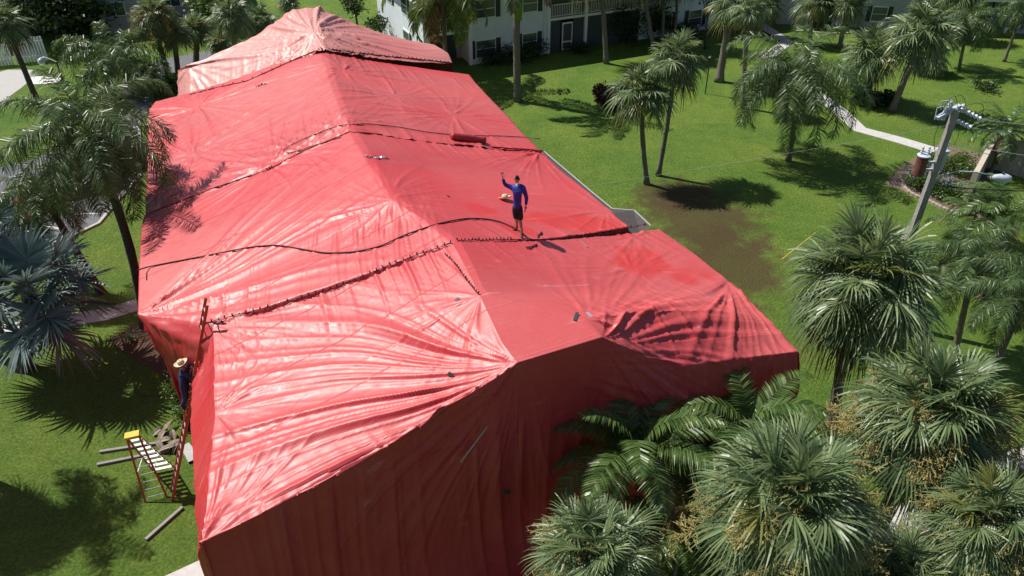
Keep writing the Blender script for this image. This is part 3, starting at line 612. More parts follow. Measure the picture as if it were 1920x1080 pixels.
def crown_mesh(kind,seed,lod):
    key=(kind,seed,lod)
    if key in MC: return MC[key]
    rg=random.Random(seed*13+1)
    if kind in('sabal','sabalf'):
        b,b2=crown_sabal(seed,lod,kind=='sabalf'); r=[(mesh_of(b,'crown',[M_sabal,M_sabaly,M_brown]),'crown')]
        if b2: r.append((mesh_of(b2,'flower_stalks',[M_tan]),'flower_stalks'))
    elif kind=='bismarck':
        b=MB()
        for az,el,t in dirs(rg,22,-30,75): fan_leaf(b,rg,Vector((0,0,.1)),az,el,rg.uniform(.9,1.15),rg.uniform(.95,1.15),40,.085,.25+.45*t,petr=.03,fancurl=.35)
        r=[(mesh_of(b,'crown',[M_blue]),'crown')]
    elif kind in('queen','coconut','areca','royal','date'):
        prm={'queen':(26,3.1,120,.62,.024,-25,80,2.2,.9,M_queen,.85),'coconut':(20,3.9,60,.75,.06,-45,75,1.9,.12,M_royal,.9),'royal':(16,3.3,60,.7,.05,-15,80,1.8,.5,M_queen,.7),'areca':(20,2.3,60,.48,.032,5,85,1.7,.1,M_areca,.35),'date':(30,1.5,36,.24,.03,-25,85,1.8,.2,M_queen,.3)}[kind]
        n,L,npn,pin,wd,lo,hi,drp,plu,mt,hang=prm
        if lod: npn=int(npn*.6); wd*=1.45
        b=MB()
        for az,el,t in dirs(rg,n,lo,hi,.75): feather_leaf(b,rg,Vector((0,0,0)),az,el,L*rg.uniform(.88,1.08),npn,pin,wd,drp*rg.uniform(.85,1.15),plu,mleaf=(1 if (t>.93 and kind!='queen') else 0),hang=hang)
        r=[(mesh_of(b,'crown',[mt,M_brown]),'crown')]
        if kind=='queen' and lod==0:
            b2=MB()
            for az,ln in ((4.2,1.1),(4.9,.9),(1.2,.8)):
                h=Vector((math.cos(az),math.sin(az),0))
                for _ in range(50):
                    q=h*(.35+rg.gauss(0,.06))+Vector((rg.gauss(0,.06),rg.gauss(0,.06),-.25)); p2=q+Vector((rg.gauss(0,.06),rg.gauss(0,.06),-ln*rg.uniform(.5,1)))
                    b2.tube([q,q.lerp(p2,.5)+Vector((rg.gauss(0,.03),rg.gauss(0,.03),0)),p2],[.015,.022,.012],4,False)
            r.append((mesh_of(b2,'fruit_cluster',[M_fruit]),'fruit_cluster'))
    MC[key]=r; return r
RAD={'sabal':1.95,'sabalf':1.95,'bismarck':2.1,'queen':2.5,'coconut':3.2,'royal':2.8,'areca':1.9,'date':1.25}
def palm(kind,crownpx,rpx,label,basepx=None,z=None,seed=1,lod=1,tr=.16,group=None,dy=0,lean=(0,0),shaft=None,bulge=1.35,tm=None,rot=None,sz=None):
    if basepx: B=at(*basepx); Cn=aty(crownpx[0],crownpx[1],B.y+dy)
    elif isinstance(crownpx,Vector): Cn=crownpx; B=Vector((Cn.x+lean[0],Cn.y+lean[1],0))
    else: Cn=at(crownpx[0],crownpx[1],z); B=Vector((Cn.x+lean[0],Cn.y+lean[1],0))
    dist=(Cn-Vector((0,0,CH))).dot(CF); s=sz if sz else rpx*dist/FPX/RAD[kind]
    nm={'sabal':'cabbage_palm','sabalf':'cabbage_palm','bismarck':'silver_palm','queen':'queen_palm','coconut':'coconut_palm','royal':'royal_palm','areca':'cane_palm','date':'date_palm'}[kind]
    t=thing(nm,B,label,'palm tree',group); v=Cn-B; b=MB(); n=14; H=v.z; pts=[]; rr=[]
    bend=Vector((rnd.uniform(-.04,.04),rnd.uniform(-.03,.03),0))*H
    for i in range(n+1):
        f=i/n; pts.append(v*f+bend*math.sin(math.pi*f)); r=tr*(1+(bulge-1)*math.exp(-f*H/.35))*(1-.18*f)*(1+.05*math.sin(i*2.3)); rr.append(r)
    pts[0].z-=.05
    b.tube(pts,rr,10); b.build('trunk',tm or M_trunk,t,smooth=True)
    if shaft:
        b=MB(); b.tube([v*(1-shaft/H*1.0)+Vector((0,0,0)),v*(1-shaft/H*.6),v],[tr*.98,tr*.9,tr*.5],10); b.build('crownshaft',M_shaft,t,smooth=True)
    elif kind.startswith('sabal') or kind=='bismarck':
        # old leaf bases under the crown
        b=MB(); rg=random.Random(seed+int(abs(B.x*10)))
        for i in range(26):
            a=i*2.4; h=Vector((math.cos(a),math.sin(a),0)); q=v+Vector((0,0,-.05-i*.03))+h*tr*.7; b.beam(q,q+h*.16+Vector((0,0,.20)),.05,.03)
        b.build('leaf_base',M_trunkd,t)
    rz=rot if rot is not None else rnd.uniform(0,6.28)
    for me,pn in crown_mesh(kind,seed,lod):
        o=link(pn,me,t,v); o.scale=(s,s,s*rnd.uniform(.93,1.03)*(.86 if kind.startswith('sabal') else 1)); o.rotation_euler=(rnd.uniform(-.08,.08),rnd.uniform(-.08,.08),rz)
    return t
P_='palms on the lawn'
palm('sabal',(1625,515),160,'large cabbage palm with fan leaves standing just right of the tent corner',(1558,818),seed=1,lod=0,tr=.19,dy=.4)
palm('sabalf',(1748,765),168,'cabbage palm covered in tan flower sprays, right of the large palm\'s trunk',None,6.0,seed=2,lod=0,tr=.2)
palm('sabalf',(1478,925),178,'near cabbage palm with upright green blades at the bottom right of centre',None,6.3,seed=3,lod=0,tr=.2)
palm('sabalf',(1115,1030),128,'cabbage palm low against the dark front of the tent at the bottom edge',None,5.2,seed=4,lod=0,tr=.18)
palm('sabalf',(1850,965),128,'cabbage palm in the bottom right corner with hanging fan leaves',None,5.2,seed=6,lod=0,tr=.18,rot=2.0)
palm('sabal',(1700,1075),110,'low cabbage palm at the bottom edge between the two flowering palms',None,4.0,seed=1,lod=0,tr=.18,rot=1.0)
palm('areca',(1190,845),170,'cane palm with curved glossy fronds against the dark tarp',None,5.0,seed=5,lod=0,tr=.06)
palm('areca',(1400,800),155,'cane palm with upright fronds beside the right corner of the tent',None,4.8,seed=6,lod=0,tr=.06)
palm('areca',(1315,880),125,'dark cane palm low between the two other cane palms',None,3.3,seed=7,lod=0,tr=.06)
palm('areca',(1280,1010),120,'cane palm half hidden behind the near flowering palms at the bottom',None,3.4,seed=5,lod=0,tr=.06,rot=2.)
palm('queen',(1832,480),112,'queen palm with feathery drooping fronds and a ringed trunk at the right edge',(1788,672),seed=8,lod=0,tr=.13)
palm('queen',(1925,560),115,'queen palm cut by the right edge of the photo, fronds hanging over the lawn',None,5,seed=9,lod=0,tr=.13)
palm('areca',(1880,405),90,'bushy bright green cane palm in front of the beige wall',None,2.0,seed=6,lod=0,tr=.06,rot=3)
palm('areca',(1830,400),60,'smaller cane palm left of the bushy one in front of the beige wall',None,1.6,seed=7,lod=0,tr=.05,rot=1)
palm('date',(1888,245),62,'dwarf date palm growing behind the beige wall',None,2.6,seed=10,lod=0,tr=.1)
palm('sabal',(1203,165),66,'shorter cabbage palm of the pair beside the brown bare patch',(1213,345),seed=11,lod=1,tr=.15)
palm('sabal',(1268,108),64,'taller leaning cabbage palm of the pair beside the brown bare patch',(1234,329),seed=12,lod=1,tr=.14)
palm('queen',(1494,140),135,'queen palm with yellow fruit and long hanging fronds in the middle of the right lawn',(1478,302),seed=8,lod=0,tr=.15)
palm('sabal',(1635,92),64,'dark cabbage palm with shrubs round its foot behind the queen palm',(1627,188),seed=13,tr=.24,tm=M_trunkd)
palm('sabal',(1733,50),76,'large cabbage palm with a long leaning trunk above the utility pole',(1672,208),seed=11,tr=.22)
palm('sabal',(1742,98),46,'dark cabbage palm half hidden behind the large leaning one',(1721,136),seed=12,tr=.2)
palm('queen',(1820,40),60,'slim queen palm with a thin pale trunk near the upper right building',(1798,130),seed=9,tr=.12)
palm('sabal',(1812,-25),50,'palm trunk with a ring of red soil at its foot at the far right building',(1793,73),seed=13,tr=.22)
palm('queen',(1918,18),45,'queen palm fronds at the top right corner',None,4,seed=8,tr=.12)
palm('sabal',(1376,0),52,'thick trunked cabbage palm left of the footpath, widest trunk at the top',(1348,153),seed=11,tr=.28,bulge=1.5)
palm('sabal',(1408,14),40,'cabbage palm with a tall straight pale trunk nearest the footpath',(1394,203),seed=12,tr=.17)
palm('sabal',(1442,5),38,'short dark cabbage palm between the tall pale trunk and the footpath',(1424,70),seed=13,tr=.15)
palm('sabal',(1531,0),42,'cabbage palm in front of the round mulch bed',(1518,84),seed=11,tr=.16)
palm('sabal',(1592,4),44,'cabbage palm right of the round mulch bed',(1574,90),seed=13,tr=.19)
palm('sabal',(1124,-75),70,'lone grey trunk before the second balcony, crown above the photo',(1137,119),seed=12,tr=.2)
palm('sabal',(1200,-70),60,'thin trunk curving up behind the palm pair, crown above the photo',(1228,100),seed=13,tr=.16)
palm('sabal',(1244,-60),55,'left of two thin parallel trunks before the shaded white wall',(1241,86),seed=11,tr=.13)
palm('sabal',(1268,-60),55,'right of two thin parallel trunks before the shaded white wall',(1262,82),seed=12,tr=.13)
palm('royal',(972,-62),105,'royal palm with a smooth grey trunk and bright green crownshaft on the lawn',(971,190),seed=14,tr=.27,shaft=3.3,bulge=1.25)
palm('coconut',(828,-42),118,'coconut palm with yellowish fronds hanging before the white building',(838,152),seed=15,tr=.17)
# left side
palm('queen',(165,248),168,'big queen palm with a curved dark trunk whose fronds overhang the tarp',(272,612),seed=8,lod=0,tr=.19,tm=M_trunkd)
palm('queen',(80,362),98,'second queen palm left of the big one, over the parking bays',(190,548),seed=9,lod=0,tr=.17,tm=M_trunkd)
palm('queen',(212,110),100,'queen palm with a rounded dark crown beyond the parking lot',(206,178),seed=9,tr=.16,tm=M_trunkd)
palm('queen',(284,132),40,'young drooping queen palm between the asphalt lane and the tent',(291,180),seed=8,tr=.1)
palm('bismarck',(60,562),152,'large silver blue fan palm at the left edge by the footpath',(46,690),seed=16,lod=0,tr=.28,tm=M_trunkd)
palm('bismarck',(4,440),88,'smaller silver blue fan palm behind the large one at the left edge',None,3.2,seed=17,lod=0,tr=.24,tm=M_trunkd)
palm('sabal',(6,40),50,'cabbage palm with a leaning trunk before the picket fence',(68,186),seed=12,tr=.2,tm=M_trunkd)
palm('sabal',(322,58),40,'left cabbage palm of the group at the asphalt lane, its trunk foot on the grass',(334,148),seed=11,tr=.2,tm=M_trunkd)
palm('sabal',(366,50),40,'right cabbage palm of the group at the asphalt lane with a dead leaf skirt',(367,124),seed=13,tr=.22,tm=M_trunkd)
palm('sabalf',(286,22),45,'cabbage palm with brownish flowers left of the lane group',None,5,seed=2,tr=.2)
palm('sabal',(430,22),46,'cabbage palm left of the tent peak, tallest of the far group',None,5,seed=12,tr=.2)
palm('sabal',(487,34),38,'cabbage palm touching the outline of the faded tarp',None,4,seed=11,tr=.2)
palm('sabal',(412,78),34,'low grey green cabbage palm behind the left corner of the faded tarp',None,2.3,seed=13,tr=.2)
palm('sabal',(540,-2),28,'small fan palm just above the tent peak',None,3,seed=11,tr=.15)
def shadow_palm(gx,gy,h,kind,s,label,seed,tr=.2):
    G=at(gx,gy); c=G+Vector((tosun.x,tosun.y,tosun.z))*(h/tosun.z)
    palm(kind,c,None,label,seed=seed,lod=0,tr=tr,sz=s)
shadow_palm(140,985,7.5,'queen',.95,'queen palm outside the left edge that throws the big frond shadow on the near grass',8,.2)
shadow_palm(20,1010,6.5,'sabal',1.0,'fan palm outside the lower left corner, shadow reaching the grass edge',1)
shadow_palm(165,735,8.0,'sabal',.85,'tall cabbage palm outside the left edge shading the grass by the worker',3)
# shrubs and broadleaf trees
def leafcloud(b,rg,c,r,n,sz,m=0,flat=1.0,shell=.55,clump=9):
    b.m=m; cl=[(Vector((rg.gauss(0,1),rg.gauss(0,1),rg.gauss(0,1))).normalized(),rg.uniform(shell,1)) for _ in range(clump)]
    for _ in range(n):
        d,q=rg.choice(cl); p=d*q*.75+Vector((rg.gauss(0,1),rg.gauss(0,1),rg.gauss(0,1)))*.24
        p=Vector((p.x*r[0],p.y*r[1],p.z*r[2]))+c
        if p.z<.02: p.z=rg.uniform(.02,.2)
        a=Vector((rg.gauss(0,1),rg.gauss(0,1),rg.gauss(0,.5))).normalized(); e=a.cross(Vector((rg.gauss(0,1),rg.gauss(0,1),rg.gauss(0,1)))).normalized(); s=sz*rg.uniform(.6,1.4)
        b.add([p,p+a*s*.5+e*s*.28,p+a*s,p+a*s*.5-e*s*.28],[(0,1,2,3)])
def shrub(base,r,h,n,m,label,sz=.12,fl=None,name='shrub',grp=None):
    B=at(*base) if not isinstance(base,Vector) else base; t=thing(name,B,label,'shrub',grp); rg=random.Random(int(abs(B.x*31+B.y*7)))
    b=MB(); leafcloud(b,rg,Vector((0,0,h*.5)),(r,r,h*.55),n,sz,clump=14); b.build('foliage',m,t)
    s=MB()
    for i in range(6):
        a=i*1.05; s.tube([(0,0,-.03),(math.cos(a)*r*.2,math.sin(a)*r*.2,h*.3),(math.cos(a)*r*.5,math.sin(a)*r*.5,h*.7)],[.03,.02,.01],5,False)
    s.build('stem',M_trunkd,t)
    if fl:
        f=MB()
        for _ in range(int(26*r)):
            a=rg.uniform(0,6.28); q=rg.uniform(.3,.95)*r; f.box((math.cos(a)*q,math.sin(a)*q,h*(1.06-.3*(q/r)**2)),(.07,.07,.05),rz=a)
        f.build('flowers',fl,t)
    return t
hd='hedge bushes along the soil bed'
shrub((1728,352),1.0,1.1,2600,M_bush,'blue flowering bush left of the utility pole by the kerb stones',fl=M_bflow)
shrub((1778,372),1.0,1.0,2600,M_bush,'blue flowering bush right of the utility pole by the kerb stones',fl=M_bflow)
shrub((1800,325),1.0,1.1,2600,M_bush,'dense green bush behind the transformer before the beige wall')
shrub((1750,318),.9,1.0,2200,M_bush,'dense green bush behind the utility pole')
shrub((1850,545),1.0,.9,2200,M_bush,'low bush with yellow flowers at the right edge',fl=M_yflow)
shrub((1800,520),.9,.9,2000,M_bush,'low green bush under the right queen palm')
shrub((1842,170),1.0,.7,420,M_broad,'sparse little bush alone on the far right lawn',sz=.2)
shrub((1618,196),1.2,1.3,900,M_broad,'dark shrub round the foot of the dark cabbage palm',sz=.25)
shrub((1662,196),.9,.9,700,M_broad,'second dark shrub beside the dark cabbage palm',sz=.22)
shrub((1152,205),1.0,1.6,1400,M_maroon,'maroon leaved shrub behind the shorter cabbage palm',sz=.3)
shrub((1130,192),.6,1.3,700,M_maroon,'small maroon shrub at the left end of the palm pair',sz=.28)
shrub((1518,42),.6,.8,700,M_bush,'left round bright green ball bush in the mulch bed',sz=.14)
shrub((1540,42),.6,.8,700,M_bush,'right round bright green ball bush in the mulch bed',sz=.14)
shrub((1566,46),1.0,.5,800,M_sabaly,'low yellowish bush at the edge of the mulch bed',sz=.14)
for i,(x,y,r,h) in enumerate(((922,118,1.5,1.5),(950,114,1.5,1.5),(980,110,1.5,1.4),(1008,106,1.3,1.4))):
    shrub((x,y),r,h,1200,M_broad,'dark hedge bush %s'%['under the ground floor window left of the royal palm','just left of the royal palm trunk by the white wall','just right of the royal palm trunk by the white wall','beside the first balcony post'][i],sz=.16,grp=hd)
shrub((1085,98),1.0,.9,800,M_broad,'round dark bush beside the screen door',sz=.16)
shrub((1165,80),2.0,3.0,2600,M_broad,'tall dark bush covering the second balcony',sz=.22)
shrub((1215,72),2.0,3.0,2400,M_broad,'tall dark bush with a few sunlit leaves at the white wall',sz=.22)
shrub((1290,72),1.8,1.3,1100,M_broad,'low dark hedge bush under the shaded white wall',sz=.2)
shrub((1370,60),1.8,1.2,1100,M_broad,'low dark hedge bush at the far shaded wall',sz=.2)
shrub((318,172),1.0,1.2,1300,M_bush,'bright green leafy shrub beside the left tent corner',sz=.25)
shrub((345,765),.55,1.5,2600,M_bush,'climbing green shrub between the worker and the tent corner',sz=.09)
shrub((352,800),.4,.9,1200,M_bush,'low green shrub at the foot of the tent wall',sz=.08)
b=MB(); rg=random.Random(5)
for i in range(16): feather_leaf(b,rg,Vector((0,0,.05)),i*2.4,R(rg.uniform(25,75)),.55,2,.05,.03,1.2,.1,rach=.03)
tag(b.build('strap_plant',M_sabal,None,at(246,640)),'small plant with strap leaves on the mulch by the tent corner','plant')
def tree(base,top,r,label,m=M_broad,n=2600,sz=.3,tr=.16,branches=6,z=None):
    B=at(*base); T=aty(top[0],top[1],B.y) if z is None else Vector((B.x,B.y,z)); v=T-B; t=thing('broadleaf_tree',B,label,'tree'); s=MB(); rg=random.Random(int(abs(B.x*17+B.y)))
    s.tube([(0,0,-.05),v*.35,v*.7],[tr*1.3,tr,tr*.7],8)
    for i in range(branches):
        a=i*2.4; e=v*.95+Vector((math.cos(a)*r*.7,math.sin(a)*r*.7,rg.uniform(-.2,.5)*r)); s.tube([v*.5,(v*.5).lerp(e,.5)+Vector((0,0,.15*r)),e],[tr*.5,tr*.3,tr*.1],5,False)
    s.build('trunk',M_trunkd,t,smooth=True); b=MB(); leafcloud(b,rg,v,(r,r,r*.8),n,sz,clump=22); b.build('crown',m,t)
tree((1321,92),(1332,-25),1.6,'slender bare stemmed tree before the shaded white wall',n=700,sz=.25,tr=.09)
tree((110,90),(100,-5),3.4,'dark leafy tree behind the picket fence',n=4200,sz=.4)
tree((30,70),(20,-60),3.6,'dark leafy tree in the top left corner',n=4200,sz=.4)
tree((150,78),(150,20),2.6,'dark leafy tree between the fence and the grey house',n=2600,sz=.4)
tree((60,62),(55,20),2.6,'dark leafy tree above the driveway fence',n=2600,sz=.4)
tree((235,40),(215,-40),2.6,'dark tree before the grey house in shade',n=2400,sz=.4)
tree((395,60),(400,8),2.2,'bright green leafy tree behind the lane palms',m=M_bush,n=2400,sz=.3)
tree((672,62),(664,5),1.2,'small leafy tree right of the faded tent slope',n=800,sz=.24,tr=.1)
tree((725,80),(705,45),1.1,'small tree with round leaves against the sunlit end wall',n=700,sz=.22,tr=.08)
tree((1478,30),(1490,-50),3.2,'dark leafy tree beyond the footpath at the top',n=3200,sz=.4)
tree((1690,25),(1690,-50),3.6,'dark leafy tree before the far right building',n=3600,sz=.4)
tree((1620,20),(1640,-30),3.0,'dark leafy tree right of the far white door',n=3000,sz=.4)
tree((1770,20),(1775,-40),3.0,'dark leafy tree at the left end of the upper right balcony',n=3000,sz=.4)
# ---------------------------------------------------------------- white apartment building
W=at(889,121); Xd=Vector((math.sin(R(65)),math.cos(R(65)),0)); K=W-Xd*4
def facade(root,segs,H1=2.65,H2=5.4,depth=12,wm=M_stucco):
    """segs: list of (kind,u0,u1,extra) along local x; outward is local -y"""
    for kind,u0,u1,ex in segs:
        if kind=='wall':
            b=MB(); b.box(((u0+u1)/2,depth/2,H2/2),(u1-u0,depth,H2)); b.build('wall',wm,root)
            for (uc,zc,ww,hh) in ex:
                f=MB(); f.box((uc,-.03,zc),(ww+.12,.06,hh+.12)); fo=f.build('window',M_white,root)
                g_=MB(); g_.box((uc,-.066,zc+hh/4),(ww,.02,hh/2-.05)); g_.box((uc,-.066,zc-hh/4),(ww,.02,hh/2-.05)); g_.build('pane',M_glass,fo)
                for s in (-1,1): h=MB(); h.box((uc+s*(ww/2+.28),-.04,zc),(.38,.05,hh+.1)); h.build('shutter',M_shut,fo)
                h=MB(); h.box((uc,-.07,zc-hh/2-.1),(ww+.2,.12,.06)); h.build('sill',M_white,fo)
        else:
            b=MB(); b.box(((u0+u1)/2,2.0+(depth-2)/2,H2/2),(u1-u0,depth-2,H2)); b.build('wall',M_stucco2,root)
            b=MB(); b.box(((u0+u1)/2,.98,H1),(u1-u0-.01,1.96,.2)); b.build('balcony_slab',M_white,root)
            b=MB()
            for zc in (1.1,3.85): b.box(((u0+u1)/2,1.97,zc),((u1-u0)*.7,.05,2.1))
            b.build('sliding_door',M_glass,root)
            b=MB(); b.box(((u0+u1)/2,.06,H1+.22),(u1-u0,.05,.05)); b.box(((u0+u1)/2,.06,H1+1.1),(u1-u0,.06,.06)); u=u0+.1
            while u<u1: b.box((u,.06,H1+.66),(.035,.03,.86)); u+=.155
            b.build('railing',M_white,root)
            for up in ex:
                b=MB(); b.box((up,.06,H2/2),(.26,.26,H2)); b.build('post',M_white,root)
            for um in ([(u0+u1)/2] if u1-u0<5 else [u0+(u1-u0)*.25,u0+(u1-u0)*.75]):
                b=MB(); b.box((um,.10,H1+1.4),(.05,.05,2.7)); b.build('mullion',M_white,root)
wb=thing('apartment_building',K,'long white two storey apartment building with dark shutters behind the lawn','building',rz=R(25))
facade(wb,[('balc',.5,3.8,[.35,3.75]),('wall',3.8,10.4,[(5.0,1.15,1.6,1.3),(5.0,4.15,1.6,1.3),(8.8,1.2,1.2,1.3),(8.8,4.15,1.2,1.3)]),('balc',10.4,19.3,[10.5,13.9,19.2]),('wall',19.3,27,[(21.6,1.2,1.4,1.3),(21.6,4.1,1.4,1.3),(24.8,1.2,1.3,1.3),(24.8,4.1,1.3,1.3)]),('balc',27,34,[27.1,30.5,33.9]),('wall',34,42,[(37,1.2,1.4,1.3),(37,4.1,1.4,1.3)])])
b=MB(); b.box((.25,6.05,2.7),(.48,11.9,5.4)); b.build('wall',M_stucco,wb)
for vy,zc in ((4.2,4.0),(4.2,1.3),(8.2,4.0)):
    f=MB(); f.box((-.02,vy,zc),(.06,1.5,1.5)); fo=f.build('window',M_white,wb); g_=MB(); g_.box((-.056,vy,zc+.34),(.02,1.3,.6)); g_.box((-.056,vy,zc-.34),(.02,1.3,.6)); g_.build('pane',M_glass,fo); h=MB(); h.box((-.03,vy-1.0,zc),(.05,.4,1.4)); h.build('shutter',M_shut,fo)
b=MB(); r0=[(-.7,-.7,5.42),(42.7,-.7,5.42),(42.7,12.7,5.42),(-.7,12.7,5.42),(5.5,6,7.6),(36.5,6,7.6)]; b.add(r0,[(0,1,5,4),(1,2,5),(2,3,4,5),(3,0,4),(3,2,1,0)]); b.build('roof',M_shingle,wb)
b=MB()
for a,c in (((-.7,-.72,5.36),(42.7,-.72,5.36)),((-.72,-.7,5.36),(-.72,12.7,5.36))): b.beam(a,c,.16,.16)
b.build('fascia',M_white,wb)
b=MB(); b.box((12.2,.0,1.2),(.95,.05,2.2)); dr=b.build('screen_door',M_white,wb); b=MB(); b.box((12.2,-.03,1.5),(.75,.03,1.35)); b.box((12.2,-.03,.45),(.75,.03,.5)); b.build('screen',M_screen,dr)
for u0,u1 in ((10.7,11.6),(12.8,13.7),(14.1,19.0)):
    b=MB(); b.box(((u0+u1)/2,.08,1.3),(u1-u0,.02,2.5)); b.build('screen',M_screen,wb)
for u0,u1 in ((.55,3.6),(10.7,13.7),(14.1,19.0)):
    b=MB(); b.box(((u0+u1)/2,.14,4.1),(u1-u0,.02,2.5)); b.build('screen',M_screen,wb)
b=MB(); b.tube([(10.1,-.06,.1),(10.1,-.06,5.3)],.05,8); b.build('downspout',M_white,wb)
K2=at(1462,52)+Vector((0,1.2,0)); b2=thing('apartment_building',K2,'shaded two storey apartment building at the upper right with white balcony posts','building',rz=R(-8))
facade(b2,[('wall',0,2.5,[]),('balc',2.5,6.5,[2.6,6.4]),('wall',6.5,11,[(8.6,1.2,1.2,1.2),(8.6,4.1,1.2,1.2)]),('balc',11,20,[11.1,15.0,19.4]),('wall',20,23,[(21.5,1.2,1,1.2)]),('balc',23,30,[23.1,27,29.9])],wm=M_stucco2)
b=MB(); r0=[(-.7,-.7,5.42),(30.7,-.7,5.42),(30.7,12.7,5.42),(-.7,12.7,5.42),(5,6,7.6),(25,6,7.6)]; b.add(r0,[(0,1,5,4),(1,2,5),(2,3,4,5),(3,0,4),(3,2,1,0)]); b.build('roof',M_shingle,b2)
b=MB(); b.box((5.2,-.12,1.15),(.95,.05,2.1)); dr=b.build('screen_door',M_white,b2); b=MB(); b.box((5.2,-.15,1.5),(.75,.03,1.2)); b.build('screen',M_screen,dr)
K3=at(180,66); b3=thing('house',K3,'grey house in deep shade at the top left','house',rz=R(22))
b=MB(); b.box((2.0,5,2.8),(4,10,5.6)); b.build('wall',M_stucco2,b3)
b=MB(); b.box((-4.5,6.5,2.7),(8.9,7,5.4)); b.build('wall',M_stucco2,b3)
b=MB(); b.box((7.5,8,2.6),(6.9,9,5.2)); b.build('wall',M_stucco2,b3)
b=MB(); b.add([(-9.5,-.6,5.62),(11.5,-.6,5.62),(11.5,13,5.62),(-9.5,13,5.62),(-5,6,8.0),(7,6,8.0)],[(0,1,5,4),(1,2,5),(2,3,4,5),(3,0,4),(3,2,1,0)]); b.build('roof',M_shingle,b3)
for uc,yy,zc in ((2.0,-.03,2.0),(2.0,-.03,4.3),(6.5,3.47,1.5),(-4,2.97,1.5)):
    f=MB(); f.box((uc,yy,zc),(1.7,.06,1.2)); fo=f.build('window',M_white,b3)
    for s in (-1,1): g_=MB(); g_.box((uc+s*.41,yy-.04,zc),(.74,.02,1.05)); g_.build('pane',M_glass,fo)
b=MB(); b.box((9.0,3.45,1.5),(1.2,.06,3.0)); b.build('door',M_white,b3)
# ---------------------------------------------------------------- fences, walls, kerbs
def picket(a,b_,h,label):
    A=at(*a);Bv=at(*b_); d=Bv-A; L=d.length; t=thing('picket_fence',A,label,'fence',rz=math.atan2(d.y,d.x)); m=MB(); x=0
    while x<L: m.box((x,0,h/2+.02),(.15,.03,h)); x+=.21
    m.build('pickets',M_white,t); m=MB()
    for z in (.4,h-.35): m.box((L/2,.05,z),(L,.05,.1))
    m.build('rail',M_white,t)
    for i in range(int(L/2.4)+1):
        m=MB(); m.box((i*2.4,.12,h/2),(.12,.12,h+.1)); m.build('post',M_white,t)
picket((-90,133),(28,121),1.9,'long white picket fence at the left edge in the shade'); picket((34,119),(92,113),1.9,'shorter white picket fence run behind the street lamp')
A=at(1806,388);Bc=at(1846,312);Cc=at(1990,352)
for a,b_,lab in ((A,Bc,'beige stucco wall running away from the viewer beside the hedge'),(Bc,Cc,'beige stucco wall facing the viewer at the right edge')):
    d=b_-a; t=thing('stucco_wall',a,lab,'wall',rz=math.atan2(d.y,d.x)); L=d.length-.2
    m=MB(); m.box((L/2+.1,0,.95),(L,.18,1.9)); m.build('wall_panel',M_beige,t)
    m=MB(); m.box((L/2+.1,0,1.94),(L+.02,.26,.08)); m.build('coping',M_beige,t)
    for i in range(3):
        m=MB(); m.box((L*i/2+.1,0,1.0),(.28,.28,2.06)); m.build('pillar',M_beige,t)
kp=[(1692,338),(1694,352),(1706,363),(1722,371),(1738,377),(1752,384),(1766,391),(1780,397),(1794,403)]
kg='kerb stones edging the soil bed'
for a,b_ in zip(kp[:-1],kp[1:]):
    A=at(*a);B_=at(*b_)
    for i in range(2):
        p=A.lerp(B_,(i+.5)/2); d=B_-A; m=MB(); m.box((0,0,.05),(d.length/2-.03,.2,.14),rz=math.atan2(d.y,d.x)+rnd.uniform(-.08,.08)); o=m.build('kerb_stone',M_kerb,None,p); tag(o,'pinkish kerb stone in the row round the flowering bushes','kerb stone',kg)
kp=[(1764,502),(1776,512),(1790,522),(1806,530),(1822,536)]
for a,b_ in zip(kp[:-1],kp[1:]):
    A=at(*a);B_=at(*b_); d=B_-A; m=MB(); m.box((0,0,.05),(d.length-.04,.2,.14),rz=math.atan2(d.y,d.x)); o=m.build('kerb_stone',M_kerb,None,A.lerp(B_,.5)); tag(o,'kerb stone in the row under the right queen palm','kerb stone','kerb stones under the queen palm')
ribbon('kerb',[(1500,46),(1504,53),(1520,60),(1550,64),(1585,63),(1612,60)],.2,M_kerb,.09,'curved kerb edging the mulch bed')
ribbon('kerb',[(346,838),(356,850),(364,866)],.35,M_conc,.1,'concrete footing at the tent wall')
ribbon('kerb',[(262,228),(264,330),(216,384),(186,420),(120,452),(40,470)],.16,M_conc,.1,'concrete kerb along the parking lot')
